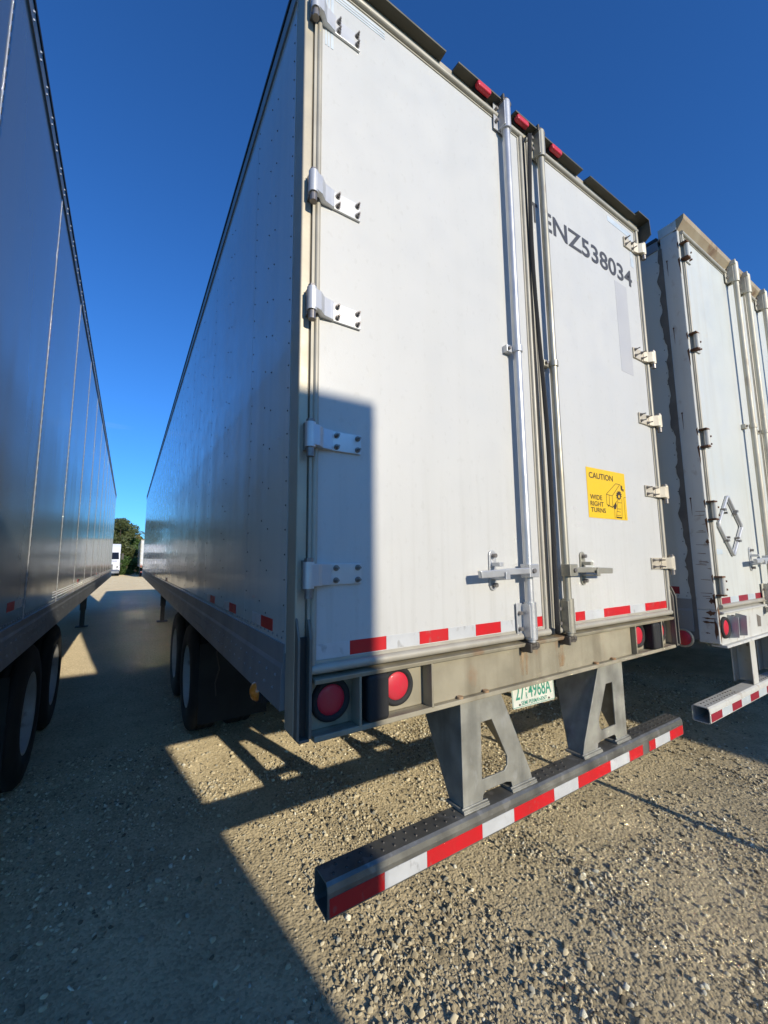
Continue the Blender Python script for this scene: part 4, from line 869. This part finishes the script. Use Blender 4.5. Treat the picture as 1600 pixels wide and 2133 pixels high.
# ------------------------------------------------------------------ vegetation
def leaf_cloud(blobs, n, size, m):
    """many small leaf quads spread through overlapping clumps"""
    cen = np.array([b[:3] for b in blobs]); rad = np.array([b[3] for b in blobs]); wgt = rad**2; wgt = wgt/wgt.sum()
    k = rng.choice(len(blobs), n, p=wgt); d = rng.normal(size=(n, 3)); d /= np.linalg.norm(d, axis=1, keepdims=True)
    r = rad[k]*rng.uniform(0.35, 1.05, n)**0.6; P = cen[k]+d*r[:, None]*np.array([1, 1, 0.8])
    a = rng.normal(size=(n, 3)); a /= np.linalg.norm(a, axis=1, keepdims=True); b = np.cross(a, rng.normal(size=(n, 3))); b /= np.linalg.norm(b, axis=1, keepdims=True)
    s = size*rng.uniform(0.6, 1.4, (n, 1)); V = np.stack([P-a*s, P-b*s*0.5, P+a*s, P+b*s*0.5], 1).reshape(-1, 3)
    mb = bpy.data.meshes.new('crown'); F = np.arange(4*n).reshape(-1, 4); mb.from_pydata(V.tolist(), [], F.tolist()); mb.materials.append(m); return mb
def tree(name, loc, h, spread, label, n=5200, m='leaf', low=0.28, size=0.16):
    T = empty(name, loc, rng.uniform(0, 6), label=label, category='tree')
    t = MB(); t.cyl((0,0,-0.1), (0.1,0.05,h*0.4), 0.24, 10, r1=0.16); blobs = []
    for i in range(15):
        a = rng.uniform(0, 6.28); q = rng.uniform(0.15, 0.8)*spread; z = rng.uniform(low, 0.86)*h; p = (q*math.cos(a), q*math.sin(a), z)
        t.cyl((0.05,0.02,h*rng.uniform(0.2,0.4)), p, 0.08, 6, r1=0.02); blobs.append((*p, rng.uniform(0.26, 0.46)*spread))
    blobs.append((0, 0, h*0.86, 0.34*spread))
    t.build('trunk', M['bark'], T); link('crown', leaf_cloud(blobs, n, size, M[m]), T)
    return T
tree('broadleaf_tree', (-1.7, 66, 0), 8.2, 2.7, 'tall olive-green tree behind the white truck tractor', 9000, 'leaf', 0.2)
tree('broadleaf_tree', (0.1, 70, 0), 5.6, 1.9, 'bushy green tree between the olive-green tree and the palm', 5000, 'leaf2', 0.12)
tree('broadleaf_tree', (-8.0, 68, 0), 9.0, 3.6, 'broad olive-green tree rising behind the parked truck tractors', 7000, 'leaf', 0.22)
tree('broadleaf_tree', (-17, 60, 0), 8.0, 3.4, 'round dark green tree well left of the truck tractors', 5000, 'leaf2', 0.2)
tree('broadleaf_tree', (6.0, 72, 0), 9.5, 3.5, 'tall green tree rising behind the far white trailers', 6000, 'leaf2', 0.2)
tree('broadleaf_tree', (14.0, 68, 0), 8.5, 3.6, 'wide olive tree beyond the right-hand end of the far trailers', 5000, 'leaf', 0.2)
tree('broadleaf_tree', (24.0, 60, 0), 8.0, 3.4, 'dark green tree standing alone past the trailer rows', 4000, 'leaf2', 0.2)
def palm(loc, h, label):
    T = empty('palm_tree', loc, 0.4, label=label, category='palm tree')
    t = MB(); t.cyl((0,0,-0.1), (0.15,0,h), 0.26, 12, r1=0.2); t.build('trunk', M['bark'], T)
    c = MB()
    for i in range(46):
        a = rng.uniform(0, 6.28); e = rng.uniform(-1.2, 1.2); ln_ = rng.uniform(1.0, 1.5); d = Vector((math.cos(a)*math.cos(e), math.sin(a)*math.cos(e), math.sin(e))); base = Vector((0.15,0,h))
        tip = base+d*ln_+Vector((0,0,-0.35*ln_)); side = d.cross(Vector((0,0,1))).normalized()
        for j in range(9):
            q = (j-4)/4; end = tip+side*q*0.6*ln_*0.6-d*abs(q)*0.35; m0 = base+d*ln_*0.5
            c.add([m0-side*0.02, m0+side*0.02, end+side*0.03, end-side*0.03], [(0,1,2,3)])
    c.build('crown', M['frond'], T); return T
palm((0.75, 78, 0), 6.3, 'shaggy yellow-green fan palm beside the bushy tree')
def hedge(loc, lx, ly, h, label):
    T = empty('hedge', loc, 0, label=label, category='hedge'); blobs = []
    for i in range(26): blobs.append((rng.uniform(-lx, lx), rng.uniform(-ly, ly), rng.uniform(0.3, h*0.8), rng.uniform(0.5, 0.9)))
    link('foliage', leaf_cloud(blobs, 5000, 0.13, M['leaf2']), T)
    s = MB()
    for b in blobs[:10]: s.cyl((b[0], b[1], -0.1), (b[0], b[1], b[2]), 0.05, 6)
    s.build('stem', M['bark'], T)
hedge((0.2, 64, 0), 1.6, 1.2, 2.6, 'rough green hedge at the foot of the trees beside the far trailer')
wl = MB(); x = -60.0
bw = MB(); bw.box(-60, 60, 82, 82.25, 0, 2.1); bw.box(-60, 60, 81.95, 82.3, 2.1, 2.2); bw.build('boundary_wall', M['conc'], None, label='low concrete wall behind the trees at the yard edge', category='wall')

# steel marker post just out of view; its thin shadow crosses the gravel
pp = empty('marker_post', (2.78, -1.55, 0), 0, label='thin steel marker post standing in the gravel before the weathered trailer', category='post')
MB().cyl((0, 0, -0.2), (0.02, -0.02, 1.12), 0.024, 10).build('shaft', M['rod_old'], pp); MB().dome((0.02, -0.02, 1.12), 0.02, 0.02, 'z', 1, 10).build('cap', M['dark'], pp)
